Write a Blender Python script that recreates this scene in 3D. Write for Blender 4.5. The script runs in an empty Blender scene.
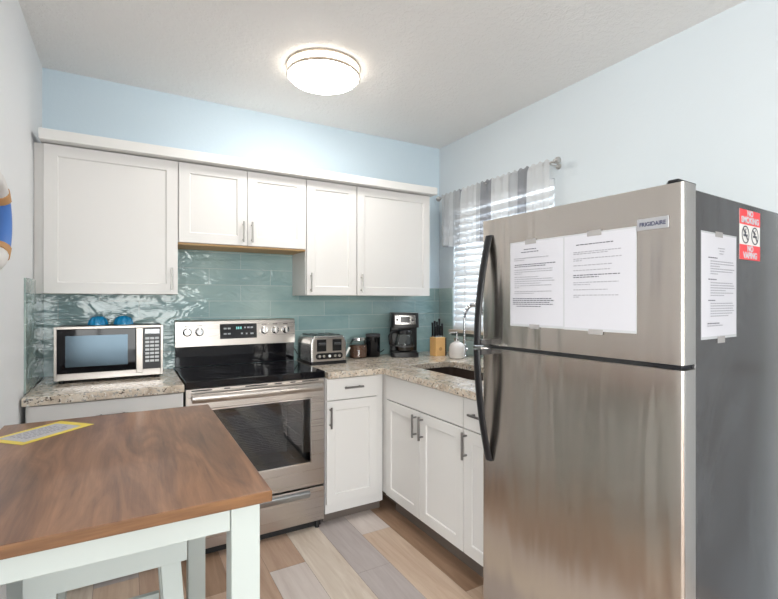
import bpy, bmesh, math, random
from mathutils import Vector, Matrix
random.seed(7)
PI = math.pi
sc = bpy.context.scene
col = sc.collection

# ------------------------------------------------------------------ camera
CAM = (-2.221, -3.141, 1.336)
cam_data = bpy.data.cameras.new('camera')
cam_data.sensor_width = 36.0
cam_data.lens = 456.1 / 778 * 36.0
cam_data.shift_y = (300.7 - 299.5) / 778
cam_data.clip_start = 0.02
cam = bpy.data.objects.new('camera', cam_data)
cam.location = CAM
cam.rotation_euler = (PI / 2, 0, -math.radians(29.983))
col.objects.link(cam)
sc.camera = cam

# ------------------------------------------------------------------ world, daylight, exposure
world = bpy.data.worlds.new('world')
sc.world = world
world.use_nodes = True
wn = world.node_tree
bg = wn.nodes['Background']
sky = wn.nodes.new('ShaderNodeTexSky')
sky.sky_type = 'NISHITA'
sky.sun_elevation = math.radians(38)
sky.sun_rotation = math.radians(215)
sky.sun_disc = False
sky.air_density = 1.0
sky.dust_density = 2.0
wn.links.new(sky.outputs[0], bg.inputs[0])
bg.inputs[1].default_value = 0.28

sc.view_settings.view_transform = 'Standard'
sc.view_settings.look = 'None'
sc.view_settings.gamma = 1.0
sc.view_settings.use_curve_mapping = False
sc.view_settings.exposure = 0.26


def area(name, loc, rot, sx, sy, power, color=(1, 1, 1)):
    d = bpy.data.lights.new(name, 'AREA')
    d.shape = 'RECTANGLE'
    d.size = sx
    d.size_y = sy
    d.energy = power
    d.color = color
    o = bpy.data.objects.new(name, d)
    o.location = loc
    o.rotation_euler = rot
    col.objects.link(o)
    return o


# daylight through the kitchen window, plus added fill lights outside two unseen made-up windows
area('daylight_kitchen_window', (0.42, -0.72, 1.62), (0, PI / 2, 0), 1.0, 1.05, 36, (0.97, 0.985, 1.0))
area('front_fill_light', (-2.6, -6.42, 1.35), (PI / 2, 0, 0), 2.6, 1.9, 112, (1.0, 0.975, 0.95))
area('living_fill_light', (-5.42, -4.6, 1.45), (0, -PI / 2, 0), 1.7, 2.2, 165, (1.0, 0.98, 0.95))

# ------------------------------------------------------------------ room numbers
XW, XL, YB, H = 0.085, -2.621, 0.0, 2.625
YF, XF, YR = -6.3, -5.3, -2.62       # front wall, far left wall, return wall
CT = 0.914                            # counter top


# ------------------------------------------------------------------ materials
def mat(name, base=(0.8, 0.8, 0.8), rough=0.5, metal=0.0, spec=0.5, coat=0.0, emit=None, estr=0.0, trans=0.0, ior=1.45, alpha=1.0):
    m = bpy.data.materials.new(name)
    m.use_nodes = True
    b = m.node_tree.nodes['Principled BSDF']
    b.inputs['Base Color'].default_value = (*base, 1)
    b.inputs['Roughness'].default_value = rough
    b.inputs['Metallic'].default_value = metal
    b.inputs['Specular IOR Level'].default_value = spec
    b.inputs['Coat Weight'].default_value = coat
    b.inputs['Transmission Weight'].default_value = trans
    b.inputs['IOR'].default_value = ior
    b.inputs['Alpha'].default_value = alpha
    if emit:
        b.inputs['Emission Color'].default_value = (*emit, 1)
        b.inputs['Emission Strength'].default_value = estr
    return m


def nd(m, t, **kw):
    n = m.node_tree.nodes.new(t)
    for k, v in kw.items():
        setattr(n, k, v)
    return n


def lk(m, a, b):
    m.node_tree.links.new(a, b)


def pbsdf(m):
    return m.node_tree.nodes['Principled BSDF']


def coords(m, scale=(1, 1, 1), rot=(0, 0, 0), loc=(0, 0, 0)):
    tc = nd(m, 'ShaderNodeTexCoord')
    mp = nd(m, 'ShaderNodeMapping')
    mp.inputs['Scale'].default_value = scale
    mp.inputs['Rotation'].default_value = rot
    mp.inputs['Location'].default_value = loc
    lk(m, tc.outputs['Object'], mp.inputs['Vector'])
    return mp.outputs[0]


def noise(m, vec, scale, detail=3, rough=0.5, dist=0.0):
    n = nd(m, 'ShaderNodeTexNoise')
    n.inputs['Scale'].default_value = scale
    n.inputs['Detail'].default_value = detail
    n.inputs['Roughness'].default_value = rough
    n.inputs['Distortion'].default_value = dist
    lk(m, vec, n.inputs['Vector'])
    return n


def ramp(m, fac, stops, interp='LINEAR'):
    r = nd(m, 'ShaderNodeValToRGB')
    r.color_ramp.interpolation = interp
    el = r.color_ramp.elements
    while len(el) < len(stops):
        el.new(0.5)
    for e, (p, c) in zip(el, stops):
        e.position = p
        e.color = (*c, 1) if len(c) == 3 else c
    lk(m, fac, r.inputs['Fac'])
    return r.outputs['Color']


def mix(m, fac, a, b, blend='MIX'):
    n = nd(m, 'ShaderNodeMix', data_type='RGBA', blend_type=blend)
    if isinstance(fac, float):
        n.inputs[0].default_value = fac
    else:
        lk(m, fac, n.inputs[0])
    for s, v in ((6, a), (7, b)):
        if isinstance(v, tuple):
            n.inputs[s].default_value = (*v, 1)
        else:
            lk(m, v, n.inputs[s])
    return n.outputs[2]


def bump(m, h, strength, dist=0.01, target='Normal'):
    b = nd(m, 'ShaderNodeBump')
    b.inputs['Strength'].default_value = strength
    b.inputs['Distance'].default_value = dist
    lk(m, h, b.inputs['Height'])
    lk(m, b.outputs[0], pbsdf(m).inputs[target])
    return b


def wall_paint(name, c):
    m = mat(name, c, 0.75, spec=0.25)
    v = coords(m)
    bump(m, noise(m, v, 60, 3, 0.6).outputs[0], 0.15, 0.004)
    return m


M = {}
M['wall'] = wall_paint('pale_blue_wall_paint', (0.64, 0.755, 0.83))
M['wall_left'] = wall_paint('pale_grey_white_wall', (0.83, 0.845, 0.86))  # tone set whiter than the back wall
M['wall_right'] = wall_paint('pale_blue_white_wall', (0.66, 0.71, 0.74))  # tone set less blue than the back wall
M['ceiling'] = mat('knockdown_ceiling', (0.87, 0.86, 0.845), 0.85, spec=0.2)
_v = coords(M['ceiling'])
bump(M['ceiling'], ramp(M['ceiling'], noise(M['ceiling'], _v, 38, 4, 0.6, 0.6).outputs[0], [(0.45, (0, 0, 0)), (0.6, (1, 1, 1))]), 0.35, 0.006)
M['trim'] = mat('white_trim_paint', (0.83, 0.82, 0.80), 0.4)
M['cab'] = mat('white_cabinet_paint', (0.80, 0.785, 0.765), 0.38)
M['cab_in'] = mat('cabinet_carcass_white', (0.66, 0.65, 0.63), 0.5)
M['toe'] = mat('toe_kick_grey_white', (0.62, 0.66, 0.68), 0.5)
M['toe_shade'] = mat('toe_kick_painted_shade', (0.16, 0.13, 0.11), 0.6)  # shadow of the recess painted into the toe kick colour
M['ply'] = mat('raw_plywood', (0.62, 0.40, 0.20), 0.6)
M['nickel'] = mat('brushed_nickel', (0.50, 0.48, 0.46), 0.28, 1.0)
M['chrome'] = mat('chrome', (0.72, 0.72, 0.73), 0.12, 1.0)
M['pewter'] = mat('dark_pewter', (0.26, 0.25, 0.25), 0.3, 1.0)
M['black'] = mat('black_plastic', (0.012, 0.012, 0.014), 0.28)
M['black_soft'] = mat('black_rubber', (0.02, 0.02, 0.02), 0.6)
M['black_gloss'] = mat('black_glass', (0.006, 0.006, 0.008), 0.05, spec=0.4)
M['charcoal'] = mat('charcoal_plastic', (0.06, 0.06, 0.065), 0.4)
M['white_plastic'] = mat('white_plastic', (0.8, 0.8, 0.79), 0.35)
M['button'] = mat('grey_white_buttons', (0.62, 0.64, 0.66), 0.4)
M['paper'] = mat('white_paper', (0.56, 0.555, 0.595), 0.6)
M['ink'] = mat('grey_print', (0.33, 0.33, 0.36), 0.7)
M['ink_dark'] = mat('dark_print', (0.10, 0.10, 0.12), 0.7)
M['laminate'] = mat('clear_laminate_film', (0.50, 0.51, 0.53), 0.15)
M['tape'] = mat('clear_tape', (0.48, 0.46, 0.45), 0.2, alpha=0.6)
M['red'] = mat('red_sign_print', (0.80, 0.07, 0.08), 0.4)
M['yellow'] = mat('yellow_border_print', (0.90, 0.72, 0.10), 0.35)
M['blue_glass'] = mat('blue_glazed_glass', (0.008, 0.30, 0.62), 0.08, coat=0.6)
M['ceramic'] = mat('white_ceramic', (0.78, 0.74, 0.71), 0.2)
M['sink'] = mat('brown_composite', (0.045, 0.03, 0.024), 0.4)
M['door_dark'] = mat('dark_painted_door', (0.10, 0.12, 0.14), 0.4)
M['mint'] = mat('painted_white_mint_wood', (0.53, 0.575, 0.55), 0.5)
M['blind'] = mat('white_blind_slat', (0.80, 0.82, 0.84), 0.45)
M['sill'] = mat('tan_stone_sill', (0.55, 0.45, 0.36), 0.4)
M['grey_grout'] = mat('dark_sill_gap', (0.12, 0.15, 0.14), 0.5)

# stainless steels
def steel(name, base, rough, vertical=True, streak=0.06, scale=6):
    m = mat(name, base, rough, 1.0)
    v = coords(m, (scale * 40, scale * 40, 0.6) if vertical else (0.6, scale * 40, scale * 40))
    n = noise(m, v, 1.0, 2, 0.5)
    mr = nd(m, 'ShaderNodeMapRange')
    mr.inputs['To Min'].default_value = rough - streak
    mr.inputs['To Max'].default_value = rough + streak
    lk(m, n.outputs[0], mr.inputs[0])
    lk(m, mr.outputs[0], pbsdf(m).inputs['Roughness'])
    return m


M['steel'] = steel('stainless_steel', (0.60, 0.57, 0.54), 0.27, True)
M['steel_h'] = steel('stainless_steel_range', (0.54, 0.50, 0.465), 0.29, False)
M['steel_mw'] = steel('microwave_stainless', (0.40, 0.365, 0.335), 0.30, False)
M['steel_edge'] = mat('aluminium_door_edge', (0.66, 0.63, 0.60), 0.35, 0.85)
M['toaster_steel'] = mat('toaster_steel', (0.55, 0.54, 0.53), 0.22, 1.0)
# fridge front: slow large-scale waviness of the sheet bends the reflections into vertical streaks
m = M['fridge'] = mat('fridge_stainless', (0.66, 0.605, 0.555), 0.25, 1.0)
v = coords(m, (2.2, 5.0, 0.55))
bump(m, noise(m, v, 1.6, 2, 0.5, 0.5).outputs[0], 0.5, 0.02)
v2 = coords(m, (10, 50, 0.6))
mr = nd(m, 'ShaderNodeMapRange')
mr.inputs['To Min'].default_value = 0.19
mr.inputs['To Max'].default_value = 0.26
lk(m, noise(m, v2, 1.0, 2).outputs[0], mr.inputs[0])
lk(m, mr.outputs[0], pbsdf(m).inputs['Roughness'])
# fridge side
m = M['fridge_side'] = mat('fridge_dark_grey_side', (0.13, 0.13, 0.135), 0.24, 0.45)
v = coords(m, (1.5, 1.5, 0.8))
c = ramp(m, noise(m, v, 2.2, 4, 0.6, 0.8).outputs[0], [(0.35, (0.112, 0.106, 0.104)), (0.7, (0.165, 0.165, 0.17))])
lk(m, c, pbsdf(m).inputs['Base Color'])
bump(m, noise(m, coords(m), 220, 2).outputs[0], 0.08, 0.002)


# glass tile: 16 x 4 inch glossy wavy glass
def tile_mat(name, axes, c1, c2, bmp=0.5):
    m = mat(name, c1, 0.06, coat=0.5)
    tc = nd(m, 'ShaderNodeTexCoord')
    sp = nd(m, 'ShaderNodeSeparateXYZ')
    cb = nd(m, 'ShaderNodeCombineXYZ')
    lk(m, tc.outputs['Object'], sp.inputs[0])
    lk(m, sp.outputs[axes[0]], cb.inputs[0])
    lk(m, sp.outputs[2], cb.inputs[1])
    mp = nd(m, 'ShaderNodeMapping')
    mp.inputs['Location'].default_value = (1.755 + 0.397 * 6, -CT, 0)
    lk(m, cb.outputs[0], mp.inputs[0])
    br = nd(m, 'ShaderNodeTexBrick')
    br.offset = 0.5
    br.inputs['Scale'].default_value = 1.0
    br.inputs['Brick Width'].default_value = 0.397
    br.inputs['Row Height'].default_value = 0.105
    br.inputs['Mortar Size'].default_value = 0.0018
    br.inputs['Mortar Smooth'].default_value = 0.2
    br.inputs['Color1'].default_value = (*c1, 1)
    br.inputs['Color2'].default_value = (*c2, 1)
    br.inputs['Mortar'].default_value = (0.55, 0.64, 0.63, 1)
    lk(m, mp.outputs[0], br.inputs['Vector'])
    mo = nd(m, 'ShaderNodeMapping')
    mo.inputs['Scale'].default_value = (1, 2.2, 1)
    lk(m, cb.outputs[0], mo.inputs[0])
    n1 = noise(m, mo.outputs[0], 5.0, 3, 0.55, 0.8)
    tint = ramp(m, noise(m, mo.outputs[0], 3.0, 3).outputs[0], [(0.3, (0.78, 0.84, 0.86)), (0.7, (1.12, 1.08, 1.05))])
    c = mix(m, 1.0, br.outputs['Color'], tint, 'MULTIPLY')
    lk(m, c, pbsdf(m).inputs['Base Color'])
    b = nd(m, 'ShaderNodeBump')
    b.inputs['Strength'].default_value = bmp
    b.inputs['Distance'].default_value = 0.022
    lk(m, n1.outputs[0], b.inputs['Height'])
    inv = nd(m, 'ShaderNodeMath', operation='SUBTRACT')
    inv.inputs[0].default_value = 1.0
    lk(m, br.outputs['Fac'], inv.inputs[1])
    b2 = nd(m, 'ShaderNodeBump')
    b2.inputs['Strength'].default_value = 0.4
    b2.inputs['Distance'].default_value = 0.002
    lk(m, inv.outputs[0], b2.inputs['Height'])
    lk(m, b.outputs[0], b2.inputs['Normal'])
    lk(m, b2.outputs[0], pbsdf(m).inputs['Normal'])
    lk(m, b2.outputs[0], pbsdf(m).inputs['Coat Normal'])
    return m


M['tile_back'] = tile_mat('teal_glass_tile', (0,), (0.30, 0.445, 0.455), (0.36, 0.505, 0.50))
M['tile_side'] = tile_mat('grey_green_glass_tile', (1,), (0.36, 0.46, 0.44), (0.43, 0.52, 0.49), 0.25)

# granite
m = M['granite'] = mat('beige_granite', (0.6, 0.5, 0.4), 0.18, coat=0.3)
v = coords(m)
base = ramp(m, noise(m, v, 14, 5, 0.65, 0.6).outputs[0], [(0.3, (0.42, 0.33, 0.25)), (0.5, (0.66, 0.56, 0.45)), (0.7, (0.76, 0.70, 0.62))])
sp1 = ramp(m, noise(m, v, 75, 3, 0.6).outputs[0], [(0.575, (0, 0, 0)), (0.63, (1, 1, 1))])
c = mix(m, sp1, base, (0.10, 0.075, 0.06))
sp2 = ramp(m, noise(m, coords(m, loc=(3.1, 1.7, 0.4)), 48, 3, 0.6).outputs[0], [(0.58, (0, 0, 0)), (0.66, (0.8, 0.8, 0.8))])
c = mix(m, sp2, c, (0.30, 0.31, 0.31))
sp3 = ramp(m, noise(m, coords(m, loc=(7.1, 4.7, 2.4)), 60, 3, 0.6).outputs[0], [(0.58, (0, 0, 0)), (0.68, (0.9, 0.9, 0.9))])
c = mix(m, sp3, c, (0.82, 0.80, 0.76))
lk(m, c, pbsdf(m).inputs['Base Color'])

# walnut-like butcher block table top: boards run along Y in local table coords
m = M['walnut'] = mat('brown_wood_top', (0.3, 0.16, 0.09), 0.30, coat=0.15)
v = coords(m, (9.0, 1.3, 9.0), rot=(0, 0, 0.10))
g1 = noise(m, v, 1.5, 5, 0.6, 1.2)
g2 = noise(m, coords(m, (60, 3.0, 60)), 1.6, 4, 0.6, 0.6)
c1 = ramp(m, g1.outputs[0], [(0.28, (0.17, 0.085, 0.052)), (0.44, (0.26, 0.128, 0.073)), (0.56, (0.35, 0.175, 0.095)), (0.74, (0.42, 0.225, 0.125))])
c2 = ramp(m, g2.outputs[0], [(0.3, (0.82, 0.80, 0.80)), (0.7, (1.12, 1.12, 1.12))])
lk(m, mix(m, 1.0, c1, c2, 'MULTIPLY'), pbsdf(m).inputs['Base Color'])
m = M['wood_edge'] = mat('golden_brown_wood_edge', (0.20, 0.10, 0.04), 0.45)
v = coords(m, (3, 3, 40))
lk(m, ramp(m, noise(m, v, 2.0, 4).outputs[0], [(0.3, (0.12, 0.05, 0.02)), (0.7, (0.26, 0.125, 0.05))]), pbsdf(m).inputs['Base Color'])

# floor planks in six tones
def plank_mat(name, a, b):
    m = mat(name, a, 0.42, spec=0.4)
    v = coords(m, (12, 1.0, 1))
    lk(m, ramp(m, noise(m, v, 2.0, 5, 0.6, 1.0).outputs[0], [(0.3, a), (0.7, b)]), pbsdf(m).inputs['Base Color'])
    return m


PL = [plank_mat('plank_cream', (0.56, 0.46, 0.37), (0.74, 0.66, 0.57)),
      plank_mat('plank_lavender_grey', (0.42, 0.365, 0.35), (0.52, 0.47, 0.455)),
      plank_mat('plank_light_tan', (0.52, 0.37, 0.27), (0.66, 0.52, 0.40)),
      plank_mat('plank_brown', (0.27, 0.165, 0.105), (0.40, 0.26, 0.175)),
      plank_mat('plank_whitish', (0.58, 0.50, 0.46), (0.70, 0.63, 0.585)),
      plank_mat('plank_rosy_tan', (0.42, 0.28, 0.20), (0.56, 0.40, 0.30))]

# curtain cloths: thin woven sheer, lets light and some view through
def sheer(name, c, a):
    m = bpy.data.materials.new(name)
    m.use_nodes = True
    nt = m.node_tree
    nt.nodes.clear()
    out = nt.nodes.new('ShaderNodeOutputMaterial')
    tr = nt.nodes.new('ShaderNodeBsdfTransparent')
    df = nt.nodes.new('ShaderNodeBsdfDiffuse')
    df.inputs[0].default_value = (*c, 1)
    tl = nt.nodes.new('ShaderNodeBsdfTranslucent')
    tl.inputs[0].default_value = (*c, 1)
    m1 = nt.nodes.new('ShaderNodeMixShader')
    m1.inputs[0].default_value = 0.45
    m2 = nt.nodes.new('ShaderNodeMixShader')
    m2.inputs[0].default_value = a
    nt.links.new(df.outputs[0], m1.inputs[1])
    nt.links.new(tl.outputs[0], m1.inputs[2])
    nt.links.new(tr.outputs[0], m2.inputs[1])
    nt.links.new(m1.outputs[0], m2.inputs[2])
    nt.links.new(m2.outputs[0], out.inputs[0])
    return m


M['sheer_white'] = sheer('sheer_white_cloth', (0.78, 0.78, 0.78), 0.72)
M['sheer_grey'] = sheer('sheer_grey_cloth', (0.30, 0.30, 0.32), 0.78)
M['sheer_light_grey'] = sheer('sheer_light_grey_cloth', (0.55, 0.55, 0.56), 0.72)


def tinted_glass(name, tint, gl=0.04, rough=0.03):
    m = bpy.data.materials.new(name)
    m.use_nodes = True
    nt = m.node_tree
    nt.nodes.clear()
    out = nt.nodes.new('ShaderNodeOutputMaterial')
    tr = nt.nodes.new('ShaderNodeBsdfTransparent')
    tr.inputs[0].default_value = (*tint, 1)
    g = nt.nodes.new('ShaderNodeBsdfGlossy')
    g.inputs['Roughness'].default_value = rough
    lw = nt.nodes.new('ShaderNodeLayerWeight')
    lw.inputs[0].default_value = 0.25
    ad = nt.nodes.new('ShaderNodeMath')
    ad.operation = 'MULTIPLY_ADD'
    ad.inputs[1].default_value = 0.6
    ad.inputs[2].default_value = gl
    nt.links.new(lw.outputs['Fresnel'], ad.inputs[0])
    mx = nt.nodes.new('ShaderNodeMixShader')
    nt.links.new(ad.outputs[0], mx.inputs[0])
    nt.links.new(tr.outputs[0], mx.inputs[1])
    nt.links.new(g.outputs[0], mx.inputs[2])
    nt.links.new(mx.outputs[0], out.inputs[0])
    return m


M['glass'] = tinted_glass('clear_glass', (0.93, 0.96, 0.96))
M['window_glass'] = tinted_glass('window_glass', (0.95, 0.98, 1.0), 0.02)
M['oven_glass'] = tinted_glass('dark_oven_glass', (0.50, 0.54, 0.58), 0.08, 0.04)
M['mw_glass'] = tinted_glass('microwave_window_glass', (0.16, 0.19, 0.22), 0.16, 0.10)
M['lamp_glow'] = mat('lit_lamp_diffuser', (0.9, 0.9, 0.88), 0.4, emit=(1.0, 0.97, 0.93), estr=29.0)
M['lamp_side'] = mat('lit_lamp_side_band', (0.9, 0.86, 0.80), 0.4, emit=(1.0, 0.92, 0.82), estr=6.5)
M['lamp_ring'] = mat('satin_nickel_lamp_ring', (0.62, 0.55, 0.47), 0.35, 0.9)
M['coffee'] = mat('ground_coffee', (0.16, 0.075, 0.045), 0.8)
M['knife_wood'] = mat('light_beech_wood', (0.78, 0.46, 0.18), 0.45)
M['knife_wood_side'] = mat('dark_block_side', (0.10, 0.07, 0.05), 0.5)
M['ring_blue'] = mat('blue_painted_ring', (0.08, 0.22, 0.62), 0.5)
M['ring_white'] = mat('white_painted_ring', (0.78, 0.76, 0.74), 0.5)
M['rope'] = mat('tan_rope', (0.55, 0.30, 0.13), 0.7)
M['rope_dark'] = mat('brown_rope', (0.24, 0.14, 0.10), 0.7)
M['elem'] = mat('burner_ring_print', (0.06, 0.06, 0.065), 0.12)
M['rack'] = mat('oven_rack_wire', (0.60, 0.60, 0.62), 0.25, 1.0)
M['cavity'] = mat('oven_cavity_enamel', (0.07, 0.085, 0.105), 0.3)
M['display'] = mat('black_display_panel', (0.012, 0.012, 0.014), 0.12)
M['legend'] = mat('pale_legend_print', (0.42, 0.44, 0.46), 0.5)
M['teal_legend'] = mat('teal_lit_digits', (0.02, 0.1, 0.1), 0.4, emit=(0.35, 0.9, 0.85), estr=0.7)
M['badge'] = mat('silver_badge', (0.48, 0.48, 0.50), 0.35, 0.5)
M['navy'] = mat('navy_print', (0.03, 0.035, 0.09), 0.5)


# ------------------------------------------------------------------ mesh helpers
class MB:
    def __init__(self):
        self.b = bmesh.new()
        self.mi = 0

    def _set(self, faces):
        for f in faces:
            f.material_index = self.mi
        return self

    def box(self, x0, x1, y0, y1, z0, z1):
        x0, x1 = sorted((x0, x1)); y0, y1 = sorted((y0, y1)); z0, z1 = sorted((z0, z1))
        v = [self.b.verts.new(p) for p in ((x0, y0, z0), (x1, y0, z0), (x1, y1, z0), (x0, y1, z0), (x0, y0, z1), (x1, y0, z1), (x1, y1, z1), (x0, y1, z1))]
        return self._set([self.b.faces.new([v[i] for i in q]) for q in ((0, 3, 2, 1), (4, 5, 6, 7), (0, 1, 5, 4), (1, 2, 6, 5), (2, 3, 7, 6), (3, 0, 4, 7))])

    def hexa(self, pts):
        v = [self.b.verts.new(p) for p in pts]
        return self._set([self.b.faces.new([v[i] for i in q]) for q in ((0, 3, 2, 1), (4, 5, 6, 7), (0, 1, 5, 4), (1, 2, 6, 5), (2, 3, 7, 6), (3, 0, 4, 7))])

    def quad(self, *p):
        return self._set([self.b.faces.new([self.b.verts.new(q) for q in p])])

    def loft(self, rings, cap=True, closed=True):
        R = [[self.b.verts.new(p) for p in r] for r in rings]
        n = len(R[0])
        fs = []
        for a, b in zip(R, R[1:]):
            for i in range(n if closed else n - 1):
                j = (i + 1) % n
                fs.append(self.b.faces.new((a[i], a[j], b[j], b[i])))
        if cap:
            fs.append(self.b.faces.new(R[0][::-1]))
            fs.append(self.b.faces.new(R[-1]))
        return self._set(fs)

    def lathe(self, prof, c=(0, 0, 0), n=28, axis='Z', cap=True):
        rings = []
        for r, h in prof:
            ring = []
            for k in range(n):
                a = 2 * PI * k / n
                p = (r * math.cos(a), r * math.sin(a), h)
                if axis == 'X':
                    p = (h, r * math.cos(a), r * math.sin(a))
                elif axis == 'Y':
                    p = (r * math.sin(a), h, r * math.cos(a))
                ring.append((p[0] + c[0], p[1] + c[1], p[2] + c[2]))
            rings.append(ring)
        return self.loft(rings, cap)

    def cyl(self, c, r, h0, h1, n=24, axis='Z'):
        return self.lathe([(r, h0), (r, h1)], c, n, axis)

    def tube(self, pts, r, n=8, closed=False, radii=None):
        pts = [Vector(p) for p in pts]
        rings = []
        prev = None
        N = len(pts)
        for i, p in enumerate(pts):
            if closed:
                t = pts[(i + 1) % N] - pts[i - 1]
            else:
                t = pts[min(i + 1, N - 1)] - pts[max(i - 1, 0)]
            t.normalize()
            if prev is None:
                a = Vector((0, 0, 1)) if abs(t.z) < 0.9 else Vector((1, 0, 0))
                u = t.cross(a).normalized()
            else:
                u = (prev - t * prev.dot(t)).normalized()
            prev = u
            w = t.cross(u)
            rr = radii[i] if radii else r
            rings.append([tuple(p + (u * math.cos(2 * PI * k / n) + w * math.sin(2 * PI * k / n)) * rr) for k in range(n)])
        if closed:
            rings.append(rings[0])
            return self.loft(rings, False)
        return self.loft(rings, True)

    def prism(self, outline, axis, h0, h1):
        def P(a, b, h):
            return {'X': (h, a, b), 'Y': (a, h, b), 'Z': (a, b, h)}[axis]
        return self.loft([[P(a, b, h0) for a, b in outline], [P(a, b, h1) for a, b in outline]])

    def build(self, name, mats, parent=None, bevel=0.0, seg=2, smooth=True, loc=None, rot=None, subsurf=0):
        bmesh.ops.remove_doubles(self.b, verts=self.b.verts, dist=1e-6)
        bmesh.ops.recalc_face_normals(self.b, faces=self.b.faces)
        me = bpy.data.meshes.new(name)
        self.b.to_mesh(me)
        self.b.free()
        if not isinstance(mats, (list, tuple)):
            mats = [mats]
        for mm in mats:
            me.materials.append(mm)
        if smooth:
            me.polygons.foreach_set('use_smooth', [True] * len(me.polygons))
            try:
                me.set_sharp_from_angle(angle=math.radians(38))
            except Exception:
                pass
        o = bpy.data.objects.new(name, me)
        col.objects.link(o)
        if parent:
            o.parent = parent
        if loc:
            o.location = loc
        if rot:
            o.rotation_euler = rot
        if bevel:
            b = o.modifiers.new('bevel', 'BEVEL')
            b.width = bevel
            b.segments = seg
            b.limit_method = 'ANGLE'
            b.angle_limit = math.radians(40)
            b.harden_normals = True
        if subsurf:
            s = o.modifiers.new('sub', 'SUBSURF')
            s.levels = s.render_levels = subsurf
        return o


def tag(o, label=None, cat=None, group=None, kind=None):
    if label: o['label'] = label
    if cat: o['category'] = cat
    if group: o['group'] = group
    if kind: o['kind'] = kind
    return o


def thing(name, label, cat, loc=(0, 0, 0), rz=0.0, group=None):
    o = bpy.data.objects.new(name, None)
    o.empty_display_size = 0.05
    o.location = loc
    o.rotation_euler = (0, 0, rz)
    col.objects.link(o)
    return tag(o, label, cat, group)


def struct(name, mb, m, parent=None, bevel=0.0, **k):
    o = mb.build(name, m, parent, bevel, **k)
    if not parent:
        o['kind'] = 'structure'
    return o


def text_mesh(name, s, size, m, parent, loc, rot, bold=0.0, sx=1.0, extr=0.0003, spacing=1.0):
    cu = bpy.data.curves.new(name, 'FONT')
    cu.body = s
    cu.size = size
    cu.align_x = 'CENTER'
    cu.align_y = 'CENTER'
    cu.extrude = extr
    cu.offset = bold
    cu.space_character = spacing
    t = bpy.data.objects.new(name + '_curve', cu)
    col.objects.link(t)
    bpy.context.view_layer.update()
    dg = bpy.context.evaluated_depsgraph_get()
    me = bpy.data.meshes.new_from_object(t.evaluated_get(dg))
    bpy.data.objects.remove(t)
    bpy.data.curves.remove(cu)
    me.materials.clear()
    me.materials.append(m)
    o = bpy.data.objects.new(name, me)
    col.objects.link(o)
    o.parent = parent
    o.location = loc
    o.rotation_euler = rot
    o.scale = (sx, 1, 1)
    return o


# ------------------------------------------------------------------ room shell
# floor: planks run along Y; joints of the planks in view follow the photograph
W0 = 0.1855
rows = []
edges_x = [-1.0535 + W0 * k for k in range(-24, 8)]
fixed = {  # left edge index relative to -1.0535 -> list of (y_end, tone)
    -1: [(0.1, 1), (-1.13, 1), (-2.35, 1)],
    0: [(0.1, 4), (-0.81, 2), (-2.05, 4)],
    1: [(0.1, 3), (-1.503, 2), (-2.7, 1)],
    -2: [(0.1, 0), (-1.75, 0), (-2.9, 2)],
    -3: [(0.1, 5), (-0.905, 4), (-2.1, 1)],
    -4: [(0.1, 5), (-1.4, 3)],
    -5: [(0.1, 3), (-0.95, 5), (-2.1, 0)],
    -6: [(0.1, 5), (-1.2, 2)],
    2: [(0.1, 2), (-0.9, 5)],
}
fl = MB()
gap = 0.0008
for k in range(-24, 7):
    x0, x1 = -1.0535 + W0 * k, -1.0535 + W0 * (k + 1)
    segs = fixed.get(k)
    y = 0.1
    spans = []
    if segs:
        for i, (ys, t) in enumerate(segs):
            ye = segs[i + 1][0] if i + 1 < len(segs) else ys - 1.22
            spans.append((ys, ye, t))
        y = spans[-1][1]
    else:
        y = 0.1 + random.random() * 1.0
    while y > YF - 0.1:
        spans.append((y, y - 1.22, random.randrange(6)))
        y -= 1.22
    x1c = min(x1, XW + 0.1)
    for ys, ye, t in spans:
        ye = max(ye, YF - 0.1)
        if ye >= ys: continue
        fl.mi = t
        fl.box(x0 + gap, x1c - gap, ye + gap, ys - gap, -0.02, 0.0)
fl.mi = 6
fl.box(XF - 0.1, XW + 0.1, YF - 0.1, 0.1, -0.06, -0.0008)
struct('floor', fl, PL + [mat('floor_seam', (0.20, 0.15, 0.12), 0.6)], smooth=False)

struct('ceiling', MB().box(XF - 0.1, XW + 0.1, YF - 0.1, 0.1, H, H + 0.1), M['ceiling'], smooth=False)
struct('wall_back', MB().box(XL - 0.1, XW + 0.1, 0, 0.1, 0, H), M['wall'], smooth=False)

# right wall with window opening (y -0.20..-1.20, z 1.10..2.10) and a door behind the fridge
WY0, WY1, WZ0, WZ1 = -0.195, -1.20, 1.10, 2.10
DY0, DY1 = -2.52, -3.38
rw = MB()
rw.box(XW, XW + 0.1, 0, WY0, 0, H)
rw.box(XW, XW + 0.1, WY0, WY1, 0, WZ0)
rw.box(XW, XW + 0.1, WY0, WY1, WZ1, H)
rw.box(XW, XW + 0.1, WY1, DY0, 0, H)
rw.box(XW, XW + 0.1, DY0, DY1, 2.05, H)
rw.box(XW, XW + 0.1, DY1, YF, 0, H)
struct('wall_right', rw, M['wall_right'], smooth=False)
struct('wall_left', MB().box(XL - 0.1, XL, YR, 0, 0, H), M['wall_left'], smooth=False)
struct('wall_return', MB().box(XF, XL - 0.1, YR, YR + 0.1, 0, H), M['wall_left'], smooth=False)
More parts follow.
